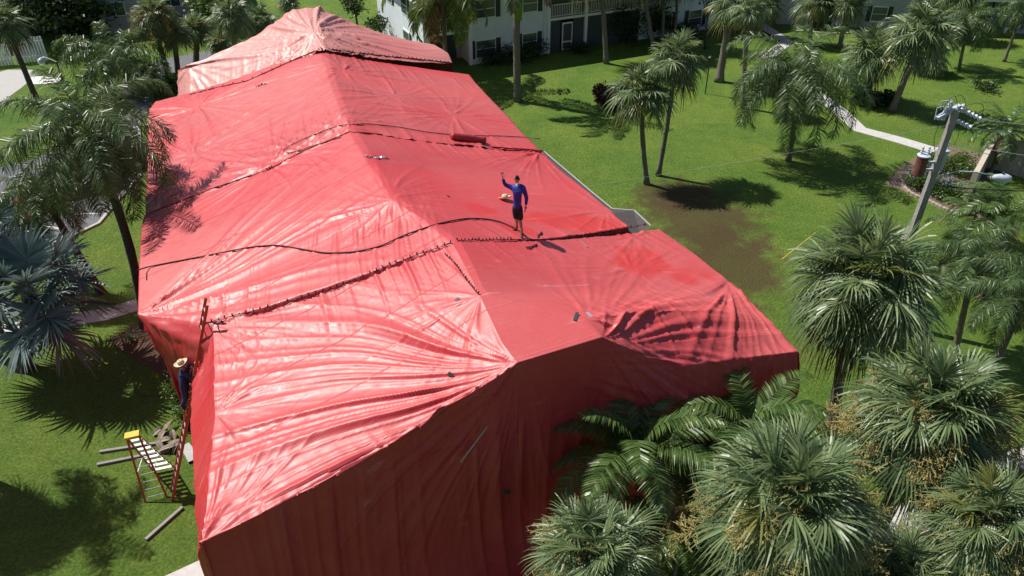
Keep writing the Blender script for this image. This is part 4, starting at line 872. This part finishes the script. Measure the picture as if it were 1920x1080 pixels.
# ---------------------------------------------------------------- utility pole
PB=at(1650,603); H=over(PB,207); TX=(aty(1792,208,PB.y)-PB).x; up=thing('utility_pole',PB,'square concrete utility pole with transformers and a street light arm at the right','utility pole')
b=MB(); b.add([(-.14,-.14,-.1),(.14,-.14,-.1),(.14,.14,-.1),(-.14,.14,-.1),(TX-.1,-.1,H),(TX+.1,-.1,H),(TX+.1,.1,H),(TX-.1,.1,H)],[(3,2,1,0),(4,5,6,7),(0,1,5,4),(1,2,6,5),(2,3,7,6),(3,0,4,7)]); b.build('shaft',M_pole,up)
def pl(x,y,dy=0): return aty(x,y,PB.y+dy)-PB
for px,py,mt,nm,dy_ in ((1726,311,M_tank,'red',-.15),(1762,300,M_tankg,'grey',.35)):
    c=pl(px,py,dy_); b=MB(); b.lathe(c,[(.02,-.38),(.19,-.38),(.21,-.34),(.21,.34),(.23,.36),(.23,.40),(.17,.45),(.03,.47)],18); tk=b.build('transformer',mt,up,smooth=False)
    tk['label']='rusty red transformer tank' if nm=='red' else 'light grey transformer tank'
    b=MB(); b.lathe(c,[(.17,.452),(.235,.41),(.235,.44),(.12,.49),(.02,.50)],18); b.build('lid',M_porc,tk)
    for k in range(2): 
        q=c+Vector((.12*(1 if k else -1),0,.46)); b=MB(); b.lathe(q,[(.03,0),(.06,.03),(.035,.07),(.06,.11),(.035,.15),(.06,.19),(.035,.23),(.05,.28),(.02,.32)],10); b.build('bushing',M_porc,tk)
    b=MB(); b.beam(c+Vector((0,0,.1)),Vector((TX*(c.z+.1)/H,0,c.z+.1)),.08,.08); b.beam(c+Vector((0,0,-.2)),Vector((TX*(c.z-.2)/H,0,c.z-.2)),.08,.08); b.build('bracket',M_tankg,tk)
top=Vector((TX,0,H)); 
b=MB(); a1=pl(1757,222,-.1);a2=pl(1800,198,.1); b.beam(a1,a2,.16,.12); b.beam(top+Vector((-.1,0,-.15)),a2,.1,.1); b.build('crossarm',M_tankg,up)
for x0,y0,x1,y1 in ((1768,225,1775,200),(1780,207,1784,188)):
    b=MB(); p0,p1=pl(x0,y0),pl(x1,y1); b.tube([p0.lerp(p1,t) for t in (0,.2,.25,.5,.55,.8,.85,1)],[.06,.06,.09,.05,.09,.05,.08,.05],9); co=b.build('cutout',M_porc,up)
    b=MB(); b.beam(p1,p1+Vector((-.32,0,-.04)),.035,.035); b.beam(p1+Vector((-.32,0,-.04)),p0+Vector((-.3,0,.02)),.03,.03); b.build('fuse_arm',M_tankg,co)
ends=[]
for x0,y0,x1,y1 in ((1788,223,1822,240),(1806,206,1840,224)):
    p0,p1=pl(x0,y0),pl(x1,y1); b=MB(); n=5
    for i in range(n):
        q=p0.lerp(p1,(i+.5)/n); d=(p1-p0).normalized(); b.lathe(q,[(.02,-.05),(.08,-.03),(.09,0),(.04,.02),(.02,.05)],12,M=d.to_track_quat('Z','Y').to_matrix())
    b.tube([p0,p1],.025,6); b.build('insulator_string',M_porc,up); ends.append(p1)
b=MB(); p0=pl(1790,212); b.lathe(p0,[(.06,-.1),(.06,.0),(.09,.04),(.05,.08),(.08,.14),(.04,.2)],10); p0=pl(1804,205); b.lathe(p0,[(.06,-.1),(.06,.0),(.09,.04),(.05,.08),(.08,.14),(.04,.2)],10); b.build('insulator',M_porc,up)
def arc(p,q,bul,n=14): 
    return [p.lerp(q,i/n)+bul*math.sin(math.pi*i/n) for i in range(n+1)]
b=MB()
b.tube(arc(pl(1781,190),pl(1812,203),Vector((0,0,.35))),.010,5); b.tube(arc(pl(1806,200),pl(1838,226),Vector((.25,0,.35))),.010,5)
b.tube(arc(pl(1770,200),pl(1795,200),Vector((0,0,.4))),.010,5); b.tube(arc(pl(1768,226),pl(1753,282),Vector((-.15,0,0))),.010,5); b.tube(arc(pl(1795,228),pl(1788,272),Vector((.12,0,0))),.010,5); b.tube(arc(pl(1782,300),pl(1790,322),Vector((.1,0,-.1))),.012,5)
b.build('jumper_wire',M_black,up)
# street light
b=MB(); pts=[pl(1750,345),pl(1768,328),pl(1795,321),pl(1830,323),pl(1862,329)]; b.tube(pts,[.035,.035,.032,.03,.03],8); arm=b.build('lamp_arm',M_tankg,up,smooth=True)
c=pl(1878,334); b=MB(); Mh=Matrix.Rotation(R(96),3,'Y'); b.lathe(c,[(.03,-.42),(.08,-.40),(.13,-.22),(.17,.0),(.18,.16),(.13,.32),(.03,.38)],14,M=Mh); b.build('lamp_head',M_porc,arm,smooth=True)
b=MB(); b.lathe(c+Vector((0,0,.16)),[(.04,0),(.04,.08),(.02,.1)],8); b.build('photocell',M_black,arm)
def wire(a,b_,label,r=.012,sag=.4,m=None):
    A=Vector(a);B_=Vector(b_); p=[A.lerp(B_,i/24)-Vector((0,0,sag*4*(i/24)*(1-i/24))) for i in range(25)]; w_=MB(); w_.tube(p,r,5); tag(w_.build('power_line',m or M_alu),label,'power line')
far=Vector((30,-7,.6))
wire(PB+ends[0],PB+ends[0]+Vector((22,-5.0,.2)),'lower grey power line leaving the pole to the right',sag=.35)
wire(PB+ends[1],PB+ends[1]+Vector((22,-5.0,.2)),'upper grey power line leaving the pole to the right',sag=.35)
wire(PB+pl(1790,270),PB+pl(1790,270)+Vector((22,-4.0,-1.2)),'grey power line from the transformers to the right',sag=.3)
wire(PB+pl(1752,348),PB+pl(1752,348)+Vector((20,0,3.0)),'black cable sagging right under the street light arm',r=.022,sag=1.3,m=M_black)
wire(PB+pl(1786,233),PB+pl(1786,233)+Vector((-24,10,-9.5)),'thin wire running down left from the pole top',r=.004,sag=.2)
# yellow guy marker behind the near palm
p=at(1530,436,3.0); q=at(1466,486,2.2); b=MB(); b.tube([p,q],.02,6); tag(b.build('guy_wire_guard',M_yellow),'thin yellow guy wire guard left of the large cabbage palm','guy wire')
# ---------------------------------------------------------------- lamps
def lamp_small(base,topy,label):
    B=at(*base); h=over(B,topy); t=thing('path_light',B,label,'lamp'); b=MB(); b.tube([(0,0,0),(0,0,h)],.04,8); b.build('post',M_black,t); b=MB(); b.lathe((0,0,h),[(.05,-.05),(.11,0),(.12,.14),(.17,.16),(.03,.28)],10); b.build('lamp_shade',M_black,t)
lamp_small((1322,176),112,'thin black path light left of the thick trunked palm')
B=at(118,152); h=over(B,116); t=thing('street_lamp',B,'street lamp with a white globe on a short arm over the driveway','street lamp')
b=MB(); b.tube([(0,0,0),(0,0,h)],[.09,.06],8); b.build('pole',M_trunkd,t)
q=aty(76,112,B.y)-B; b=MB(); b.tube([Vector((0,0,h)),Vector((-.5,0,h+.25)),q.lerp(Vector((0,0,h)),.3)+Vector((0,0,.25)),q+Vector((0,0,.1))],.04,6); b.build('lamp_arm',M_white,t)
b=MB(); b.lathe(q,[(.05,.12),(.16,.06),(.22,-.05),(.24,-.2),(.16,-.34),(.03,-.38)],12); b.build('lamp_head',M_porc,t,smooth=True)
# ---------------------------------------------------------------- cars, cabinet
def car(px,rz,paint,label):
    B=at(*px); t=thing('parked_car',B,label,'car',rz=rz); L=4.4; prof=[(-2.2,.35),(-2.2,.75),(-2.05,.88),(-1.45,.95),(-1.0,1.38),(.35,1.42),(1.0,.98),(1.9,.86),(2.18,.7),(2.2,.35)]
    b=MB(); n=len(prof); vs=[]
    for s,k in ((-.88,0),(.88,0)):
        for x,z in prof: vs.append((x,s*(.86 if z>1.2 else 1),z))
    b.add(vs,[tuple(range(n))[::-1],tuple(range(n,2*n))]+[(i,(i+1)%n,n+(i+1)%n,n+i) for i in range(n)]); b.build('body',paint,t)
    b=MB(); b.add([(-1.38,-.7,1.01),(-1.38,.7,1.01),(-1.03,.62,1.35),(-1.03,-.62,1.35)],[(0,1,2,3)]); b.v=[(x-.02,y,z+.02) for x,y,z in b.v]; b.build('rear_window',M_glass,t)
    b=MB(); b.add([(.96,-.72,1.01),(.96,.72,1.01),(.42,.64,1.38),(.42,-.64,1.38)],[(3,2,1,0)]); b.v=[(x+.02,y,z+.02) for x,y,z in b.v]; b.build('windscreen',M_glass,t)
    for s in (-1,1):
        b=MB(); b.box((-.3,s*.86,1.15),(1.5,.02,.3)); b.build('side_window',M_glass,t)
        for x in (-1.35,1.35):
            b=MB(); b.lathe((x,s*.82,.33),[(.1,-.1),(.33,-.1),(.33,.1),(.1,.1)],16,M=Matrix.Rotation(R(90),3,'X')); wo=b.build('wheel',M_rubber,t)
            b=MB(); b.lathe((x,s*.93,.33),[(.02,-.012),(.19,-.012),(.19,.012),(.02,.012)],12,M=Matrix.Rotation(R(90),3,'X')); b.build('rim',M_alu,wo)
        b=MB(); b.box((2.19,s*.62,.68),(.05,.32,.14)); b.build('headlight',M_white,t)
        b=MB(); b.box((-2.2,s*.66,.74),(.04,.26,.13)); b.build('tail_light',M_tank,t)
car((-22,425),R(25),M_redcar,'red car cut by the left edge of the photo'); car((150,352),R(25),M_darkcar,'dark car parked in shade behind the big queen palm'); car((215,315),R(25),M_darkcar,'dark car nearest the tent behind the palm fronds')
B=at(66,478); t=thing('utility_cabinet',B,'beige cabinet with a white slanted lid behind the silver palms','cabinet',rz=R(30)); b=MB(); b.box((0,0,.65),(.9,.7,1.3)); b.build('body',M_beige,t); b=MB(); b.add([(-.5,-.4,1.305),(.5,-.4,1.305),(.5,.4,1.42),(-.5,.4,1.42),(-.5,-.4,1.36),(.5,-.4,1.36),(.5,.4,1.48),(-.5,.4,1.48)],[(3,2,1,0),(4,5,6,7),(0,1,5,4),(1,2,6,5),(2,3,7,6),(3,0,4,7)]); b.build('lid',M_white,t)
# ---------------------------------------------------------------- ladders
G=at(322,930); T=at(391,566,7.35); d=(T-G); L=d.length; u=d.normalized(); sd=(AX-u*AX.dot(u)).normalized()
lad=thing('extension_ladder',G,'tall red extension ladder leaning on the tarp edge with the worker on it','ladder')
for s in (-1,1):
    b=MB(); q=u.to_track_quat('Z','Y'); nrm=u.cross(sd); Mx=Matrix((nrm,sd,u)).transposed(); b.box(u*L*.31+sd*s*.21,(.09,.035,L*.62),M=Mx); b.box(u*(L*.72)+sd*s*.175+nrm*.05,(.08,.03,L*.56),M=Mx); b.build('rail',M_orange,lad)
n=int(L/.305)
for i in range(1,n):
    f=i/n; b=MB(); c=u*L*f; w_=.2 if f<.62 else .165; off=Vector() if f<.45 else u.cross(sd)*.05
    b.tube([c+off-sd*w_,c+off+sd*w_],.02,6); b.build('rung',M_alu,lad)
# stepladder
capc=at(247,819,2.55) ; f1,f2,f3,f4=at(273,942),at(313,932),at(290,886),at(328,878); mid=(f1+f2+f3+f4)/4; capc=aty(248,817,mid.y); SL=mid.copy(); SL.z=0
st=thing('stepladder',SL,'orange red stepladder with a yellow top standing open on the grass','stepladder'); lat=(f2-f1).normalized(); hl_=[capc-lat*.17-SL,capc+lat*.17-SL]
b=MB(); b.box(capc-SL+Vector((0,0,.03)),(.42,.26,.08),rz=math.atan2(lat.y,lat.x)); cap=b.build('top_cap',M_yellow,st)
bk=f1-SL,f2-SL; frn=f3-SL,f4-SL
for a,c in ((hl_[0],bk[0]),(hl_[1],bk[1]),(hl_[0],frn[0]),(hl_[1],frn[1])):
    b=MB(); b.beam(a,c,.06,.035); b.build('rail',M_orange,st)
for i in range(1,9):
    f=i/8.6; b=MB(); a=hl_[0].lerp(frn[0],f);c=hl_[1].lerp(frn[1],f); dd=(c-a); b.box((a+c)/2,(dd.length,.11,.025),rz=math.atan2(dd.y,dd.x)); b.build('step',M_alu,st)
for i in range(3,9):
    f=i/8.6; b=MB(); b.tube([hl_[0].lerp(bk[0],f),hl_[1].lerp(bk[1],f)],.014,6); b.build('rung',M_alu,st)
b=MB()
for s in (0,1): b.beam(hl_[s].lerp(bk[s],.55),hl_[s].lerp(frn[s],.55),.02,.01)
b.build('spreader',M_alu,st)
# things on the grass
def gutterpiece(a,b_,label):
    A=at(*a)+Vector((0,0,.05));B_=at(*b_)+Vector((0,0,.05)); m=MB(); d=(B_-A); s=Vector((-d.y,d.x,0)).normalized(); O=(A+B_)/2; A=A-O;B_=B_-O
    m.beam(A+s*.045,B_+s*.045,.012,.08); m.beam(A-s*.045,B_-s*.045,.012,.08); m.beam(A+Vector((0,0,.035)),B_+Vector((0,0,.035)),.08,.012); m.beam(A-Vector((0,0,.03)),B_-Vector((0,0,.03)),.08,.012); tag(m.build('downspout_pipe',M_gutter,None,O),label,'pipe')
gutterpiece((188,849),(306,831),'upper of two grey metal pipes behind the stepladder'); gutterpiece((183,873),(318,846),'lower of two grey metal pipes behind the stepladder'); gutterpiece((274,1014),(343,953),'short grey metal pipe lying alone below the stepladder')
spots=[(298,812,.6,.4),(308,822,1.3,.5),(320,806,1.0,.6),(330,838,.4,.55),(318,846,.2,.6),(304,838,2.2,.4),(325,820,2.0,.4),(312,830,.1,.5),(336,846,.9,.4)]
labs=['dead brown palm boot nearest the ladder top cap','dead palm boot lying across the pipes','upright curled dead palm boot at the top of the pile','dead palm boot at the right end of the pile','long dead palm boot at the bottom of the pile','small dead palm boot on the left of the pile','pale dead palm boot beside the extension ladder','flat dead palm boot in the middle of the pile','last dead palm boot under the extension ladder']
for (x,y,a,l),lb in zip(spots,labs):
    m=MB(); n=6; vs=[]
    for i in range(n+1):
        f=i/n; w_=.085*math.sin(math.pi*min(1,f+.15))**.6+.02; zz=.05+.18*math.sin(f*2.2)
        vs+=[(f*l-.5*l,-w_,zz+.05),(f*l-.5*l,0,zz),(f*l-.5*l,w_,zz+.05)]
    m.add(vs,[(i*3+j,i*3+j+1,i*3+j+4,i*3+j+3) for i in range(n) for j in (0,1)]); m.add([(x_,y_,z_-.02) for x_,y_,z_ in vs],[(i*3+j,i*3+j+3,i*3+j+4,i*3+j+1) for i in range(n) for j in (0,1)])
    o=m.build('palm_boot',mat('palm_boot',(.26,.21,.17),.9,var=.4,scale=9),None,at(x,y)); o.rotation_euler=(rnd.uniform(-.4,.4),rnd.uniform(-.3,.3),a); tag(o,lb,'dead palm boot','dead palm boots piled on the grass')
b=MB(); b.tube([at(x,y,z) for x,y,z in ((296,640,3.2),(302,650,2.0),(309,680,.6),(314,715,.06),(310,735,.04),(300,742,.04),(285,739,.04),(262,745,.04))],.022,6); tag(b.build('hose',mat('green_hose',(.03,.06,.03),.5)),'thin dark green hose hanging at the tarp corner onto the grass','hose')
# ---------------------------------------------------------------- people
def hat(c,tilt,rz,label,s=1.0,parent=None):
    b=MB(); n=28; prof=[(.02,.125),(.06,.13),(.088,.115),(.098,.06),(.104,.015),(.15,.0),(.175,.006),(.188,.024),(.178,.022),(.15,-.012),(.1,-.01),(.02,-.01)]
    vs=[]
    for r,z in prof:
        for j in range(n):
            t_=2*math.pi*j/n; k=1+.16*abs(math.cos(t_)) if r>.12 else 1; zz=z+(.035*math.cos(t_)**2 if r>.15 else 0); vs.append((r*k*math.cos(t_),r*math.sin(t_),zz))
    b.add(vs,[(i*n+j,i*n+(j+1)%n,(i+1)*n+(j+1)%n,(i+1)*n+j) for i in range(len(prof)-1) for j in range(n)])
    o=b.build('straw_hat',M_straw,None,c,smooth=True); o.rotation_euler=(tilt[0],tilt[1],rz); o.scale=(s,)*3
    bb=MB(); bb.lathe((0,0,0),[(.1055,.018),(.1035,.045),(.1,.045),(.1,.018)],20); bb.build('hat_band',mat('hat_band',(.12,.09,.06),.8),o)
    if label: tag(o,label,'hat')
    return o
def hand(parent,wrist,d,pn,s=1.0,spread=.3,curl=.2,thumb=1,label=None):
    """wrist point, d direction of the fingers, pn palm normal"""
    d=d.normalized(); pn=(pn-d*pn.dot(d)).normalized(); sd_=d.cross(pn)*thumb
    V=[wrist,wrist+d*.045*s,wrist+d*.085*s]; E=[(0,1),(1,2)]; Rr=[(.022,.017),(.034,.016),(.036,.015)]
    o1=skin('hand',V,E,[(a*s,b*s) for a,b in Rr],M_skin,parent,2)
    for k,(off,ln) in enumerate(((-.028,.066),(-.010,.076),(.010,.072),(.027,.056))):
        base=wrist+d*.088*s-sd_*off*s; fd=(d-sd_*off*spread*22*.5).normalized(); p=[base,base+fd*ln*.5*s+pn*curl*.01,base+fd*ln*s+pn*curl*.03]
        skin('finger',p,[(0,1),(1,2)],[.0095*s,.0085*s,.007*s],M_skin,o1,1)
    base=wrist+d*.03*s+sd_*.03*s; fd=(d*.6+sd_*.8).normalized(); skin('thumb',[base,base+fd*.035*s,base+(fd+d*.3).normalized()*.065*s],[(0,1),(1,2)],[.012*s,.0105*s,.008*s],M_skin,o1,1)
def head(parent,c,fwd,upv,s=1.0,hair=True,band=False):
    fwd=fwd.normalized(); rt=fwd.cross(upv).normalized(); upv=rt.cross(fwd).normalized(); Mx=Matrix((rt,fwd,upv)).transposed()
    n,m=24,18; vs=[]
    for i in range(m+1):
        ph=math.pi*i/m; z=math.cos(ph)
        for j in range(n):
            t_=2*math.pi*j/n; x=math.sin(ph)*math.cos(t_); y=math.sin(ph)*math.sin(t_)
            wx=.076 if z>0 else .076*(1-.30*(-z)**1.3); wy=.098 if z>-.2 else .098*(1-.22*(-z)); X=x*wx; Y=y*wy; Z=z*.118
            if y>0:  # face side
                f=max(0,y)
                Y+=.020*math.exp(-(X/.014)**2-((Z+.018)/.024)**2)            # nose
                Y-=.010*(math.exp(-((X-.031)/.016)**2-((Z-.012)/.013)**2)+math.exp(-((X+.031)/.016)**2-((Z-.012)/.013)**2)) # sockets
                Y+=.005*math.exp(-(X/.026)**2-((Z+.062)/.010)**2)+.008*math.exp(-(X/.022)**2-((Z+.100)/.018)**2)
            vs.append(Mx@Vector((X,Y,Z))*s+c)
    fs=[(i*n+j,i*n+(j+1)%n,(i+1)*n+(j+1)%n,(i+1)*n+j) for i in range(m) for j in range(n)]
    b=MB(); b.add(vs,fs)
    for sg in (-1,1): 
        e=MB(); 
        b.add([c+Mx@Vector((sg*(.072+.014*(k%2)),-.005+.018*math.cos(k*1.05),.0+.030*math.sin(k*1.05)))*s for k in range(6)],[tuple(range(6)),tuple(range(5,-1,-1))])
    ho=b.build('head',M_skin,parent,smooth=True)
    for sg in (-1,1):
        b=MB(); b.lathe(c+Mx@Vector((sg*.031,.080,.010))*s,[(.002,-.008),(.009,-.005),(.011,0),(.009,.005),(.002,.008)],8,M=Mx); b.build('eye',M_blackc,ho)
    b=MB(); b.box(c+Mx@Vector((0,.092,-.062))*s,(.045,.006,.009),M=Mx); b.build('mouth',M_tank,ho)
    if hair:
        vs=[];fs=[]
        for i in range(9):
            ph=math.pi*.5*i/8*1.05
            for j in range(n):
                t_=2*math.pi*j/n; x=math.sin(ph)*math.cos(t_); y=math.sin(ph)*math.sin(t_); z=math.cos(ph)
                cut=.35 if y>.4 else -.35; z=max(z,cut) if y>.4 else z-(.25*i/8 if y<.3 else 0)
                vs.append(c+Mx@Vector((x*.081,y*.102-.004,z*.124+.004))*s)
        fs=[(i*n+j,i*n+(j+1)%n,(i+1)*n+(j+1)%n,(i+1)*n+j) for i in range(8) for j in range(n)]
        b=MB(); b.add(vs,fs); b.build('hair',M_hair,ho,smooth=True)
        if band:
            b=MB(); b.lathe(c+Mx@Vector((0,.0,.040))*s,[(.077*s,-.007),(.081*s,-.006),(.081*s,.006),(.077*s,.007)],20,M=Matrix((rt*1.0,fwd*1.2,upv)).transposed()); b.build('headband',mat('headband',(.30,.18,.15),.8),ho)
    return ho
def person(o0,J,label,mats,s,face,sleeves=True,hatflag=False,handdirs=None,toe=None):
    """J: joints in world; o0 base point"""
    p=thing('person',o0,label,'person'); L_={k:Vector(v)-o0 for k,v in J.items()}; q=lambda k:L_[k]
    Vv=['pelvis','waist','chest','necklo','neck','shl','ell','wrl','shr','elr','wrr','hipl','knl','anl','hipr','knr','anr']
    E=[('pelvis','waist'),('waist','chest'),('chest','necklo'),('necklo','neck'),('necklo','shl'),('shl','ell'),('ell','wrl'),('necklo','shr'),('shr','elr'),('elr','wrr'),('pelvis','hipl'),('hipl','knl'),('knl','anl'),('pelvis','hipr'),('hipr','knr'),('knr','anr')]
    rad={'pelvis':(.15,.11),'waist':(.145,.10),'chest':(.18,.115),'necklo':(.125,.08),'neck':.052,'shl':.06,'ell':.042,'wrl':.028,'shr':.06,'elr':.042,'wrr':.028,'hipl':.088,'knl':.058,'anl':.038,'hipr':.088,'knr':.058,'anr':.038}
    f=lambda r,k=1.0,add=0: tuple(x*s*k+add for x in r) if isinstance(r,tuple) else (r*s*k+add,)*2
    skin('body',[q(k) for k in Vv],[(Vv.index(a),Vv.index(b)) for a,b in E],[f(rad[k],.93) for k in Vv],M_skin,p,2)
    # shirt
    Sv=['pelvis','waist','chest','necklo','neck','shl','ell','wrl','shr','elr','wrr']; Se=[(a,b) for a,b in E if a in Sv and b in Sv]
    ends={k:q(k) for k in Sv}; ends['wrl']=q('ell').lerp(q('wrl'),.93); ends['wrr']=q('elr').lerp(q('wrr'),.93); ends['pelvis']=q('pelvis')-Vector((0,0,.06*s)); ends['neck']=q('necklo').lerp(q('neck'),.85)
    skin('shirt',[ends[k] for k in Sv],[(Sv.index(a),Sv.index(b)) for a,b in Se],[f(rad[k],1.12,.016) if k not in('wrl','wrr') else f(rad[k],1.1,.012) for k in Sv],mats[0],p,2)
    # shorts / trousers
    long=mats[2]
    Sh=['waist','pelvis','hipl','knl','hipr','knr']+(['anl','anr'] if long else [])
    e2={k:q(k) for k in Sh}; e2['waist']=q('pelvis').lerp(q('waist'),.6)
    if not long: e2['knl']=q('hipl').lerp(q('knl'),.88); e2['knr']=q('hipr').lerp(q('knr'),.88)
    Ee=[('waist','pelvis'),('pelvis','hipl'),('hipl','knl'),('pelvis','hipr'),('hipr','knr')]+([('knl','anl'),('knr','anr')] if long else [])
    skin('trousers' if long else 'shorts',[e2[k] for k in Sh],[(Sh.index(a),Sh.index(b)) for a,b in Ee],[f(rad[k],1.1,.014) if not k.startswith('kn') else (f(.085,1,.012) if not long else f(.07,1,.01)) for k in Sh],mats[1],p,2,root=1)
    for k,sg in (('anl',1),('anr',-1)):
        a=q(k); td=toe[k]; skin('shoe',[a+Vector((0,0,.03)),a+Vector((0,0,-.045))-td*.03,a+td*.10+Vector((0,0,-.055)),a+td*.18+Vector((0,0,-.06))],[(0,1),(1,2),(2,3)],[.042*s,.045*s,.042*s,.034*s],M_shoe,p,2,root=1)
    for k,e_,dd in (('wrl','ell',handdirs[0]),('wrr','elr',handdirs[1])):
        w_=q(k); d=(dd[0] if dd[0] is not None else (w_-q(e_))); hand(p,w_,d,dd[1],s*1.22,spread=dd[2],curl=dd[3],thumb=dd[4])
    head(p,q('head'),face,(q('head')-q('neck')).normalized()*.3+Vector((0,0,1)),s,True,band=not hatflag)
    return p
# waving man: feet on the seam, facing the camera
fr_,_=hit(968,432,.0); fl_,_=hit(979,446,.0); Y0=(fr_.y+fl_.y)/2
def w(x,y,dy=0): return aty(x,y,Y0+dy)
J={'pelvis':w(970,390),'waist':w(970,376),'chest':w(971,361,-.02),'necklo':w(971,349.5),'neck':w(970.5,344.5,-.01),'head':w(969.5,336.3,-.03),
   'shl':w(981.5,352.5),'ell':w(987.5,371,.03),'wrl':w(986,386,-.05),'shr':w(960.5,352),'elr':w(946.5,346,-.02),'wrr':w(942.5,333.5,-.06),
   'hipl':w(974.5,393),'knl':w(976,417,-.10),'anl':fl_+Vector((0,.06,.10)),'hipr':w(965.5,393),'knr':w(969,414,-.05),'anr':fr_+Vector((.02,.06,.10))}
tc_=Vector((-.15,-1,0)).normalized()
o0=Vector(((fr_.x+fl_.x)/2,Y0,min(fr_.z,fl_.z)))
person(o0,J,'man in a blue long sleeved shirt and black shorts waving from the tarp','x' and (M_blueshirt,M_blackc,False),1.03,Vector((-.1,-1,-.05)),handdirs=[(None,Vector((-1,-.2,0)),.1,.8,-1),(Vector((-.12,0,1)),Vector((0,-1,.2)),.55,.1,1)],toe={'anl':tc_,'anr':Vector((-.7,-.7,0))})
hc,hn=hit(947,375,.02); hat(hc+Vector((0,0,.06)),(-.42,-.10),.2,'cream straw hat lying on the tarp beside the waving man',1.05)
# worker on the extension ladder
def lp(h): return G+u*(h/u.z)
hd=aty(341,683,0); 
zc=5.75; base=lp(zc)-XR*.38
headp=aty(341,684,lp(5.8).y-.05); dx=headp-(lp(headp.z)-XR*.36)
b0=lp(headp.z-1.62); Bx=lambda z,back,lat_=0: lp(z)-XR*back+AX*lat_
hz=headp.z
Jw={'head':headp,'neck':headp+Vector((.0,0,-.13)),'necklo':headp+Vector((.0,0,-.20)),'chest':headp+Vector((-.02,-.0,-.36)),'waist':Bx(hz-.62,.27),'pelvis':Bx(hz-.82,.22),
    'shl':headp+AX*.18+Vector((.02,0,-.24)),'ell':headp+AX*.25+XR*.18+Vector((0,0,-.38)),'wrl':lp(hz-.18)+AX*.19-XR*.07,'shr':headp-AX*.18+Vector((.02,0,-.24)),'elr':headp-AX*.25+XR*.16+Vector((0,0,-.36)),'wrr':lp(hz-.22)-AX*.19-XR*.07,
    'hipl':Bx(hz-.88,.21,.09),'knl':Bx(hz-1.25,.16,.1),'anl':Bx(hz-1.62,.14,.1),'hipr':Bx(hz-.88,.21,-.09),'knr':Bx(hz-1.1,.16,-.1),'anr':Bx(hz-1.35,.24,-.1)}
ow=Vector((Jw['anl'].x,Jw['anl'].y,Jw['anl'].z-.08))
person(ow,Jw,'worker in a dark navy shirt and straw hat standing on the extension ladder',(M_navy,M_navy,True),1.0,XR+Vector((0,0,.1)),hatflag=True,handdirs=[(XR*.6+Vector((0,0,.5)),AX,.1,.9,1),(XR*.6+Vector((0,0,.5)),-AX,.1,.9,-1)],toe={'anl':XR.copy(),'anr':XR.copy()})
hat(headp+Vector((0,0,.055)),(-.05,-.30),.3,'cream straw hat worn by the worker on the ladder',.98)
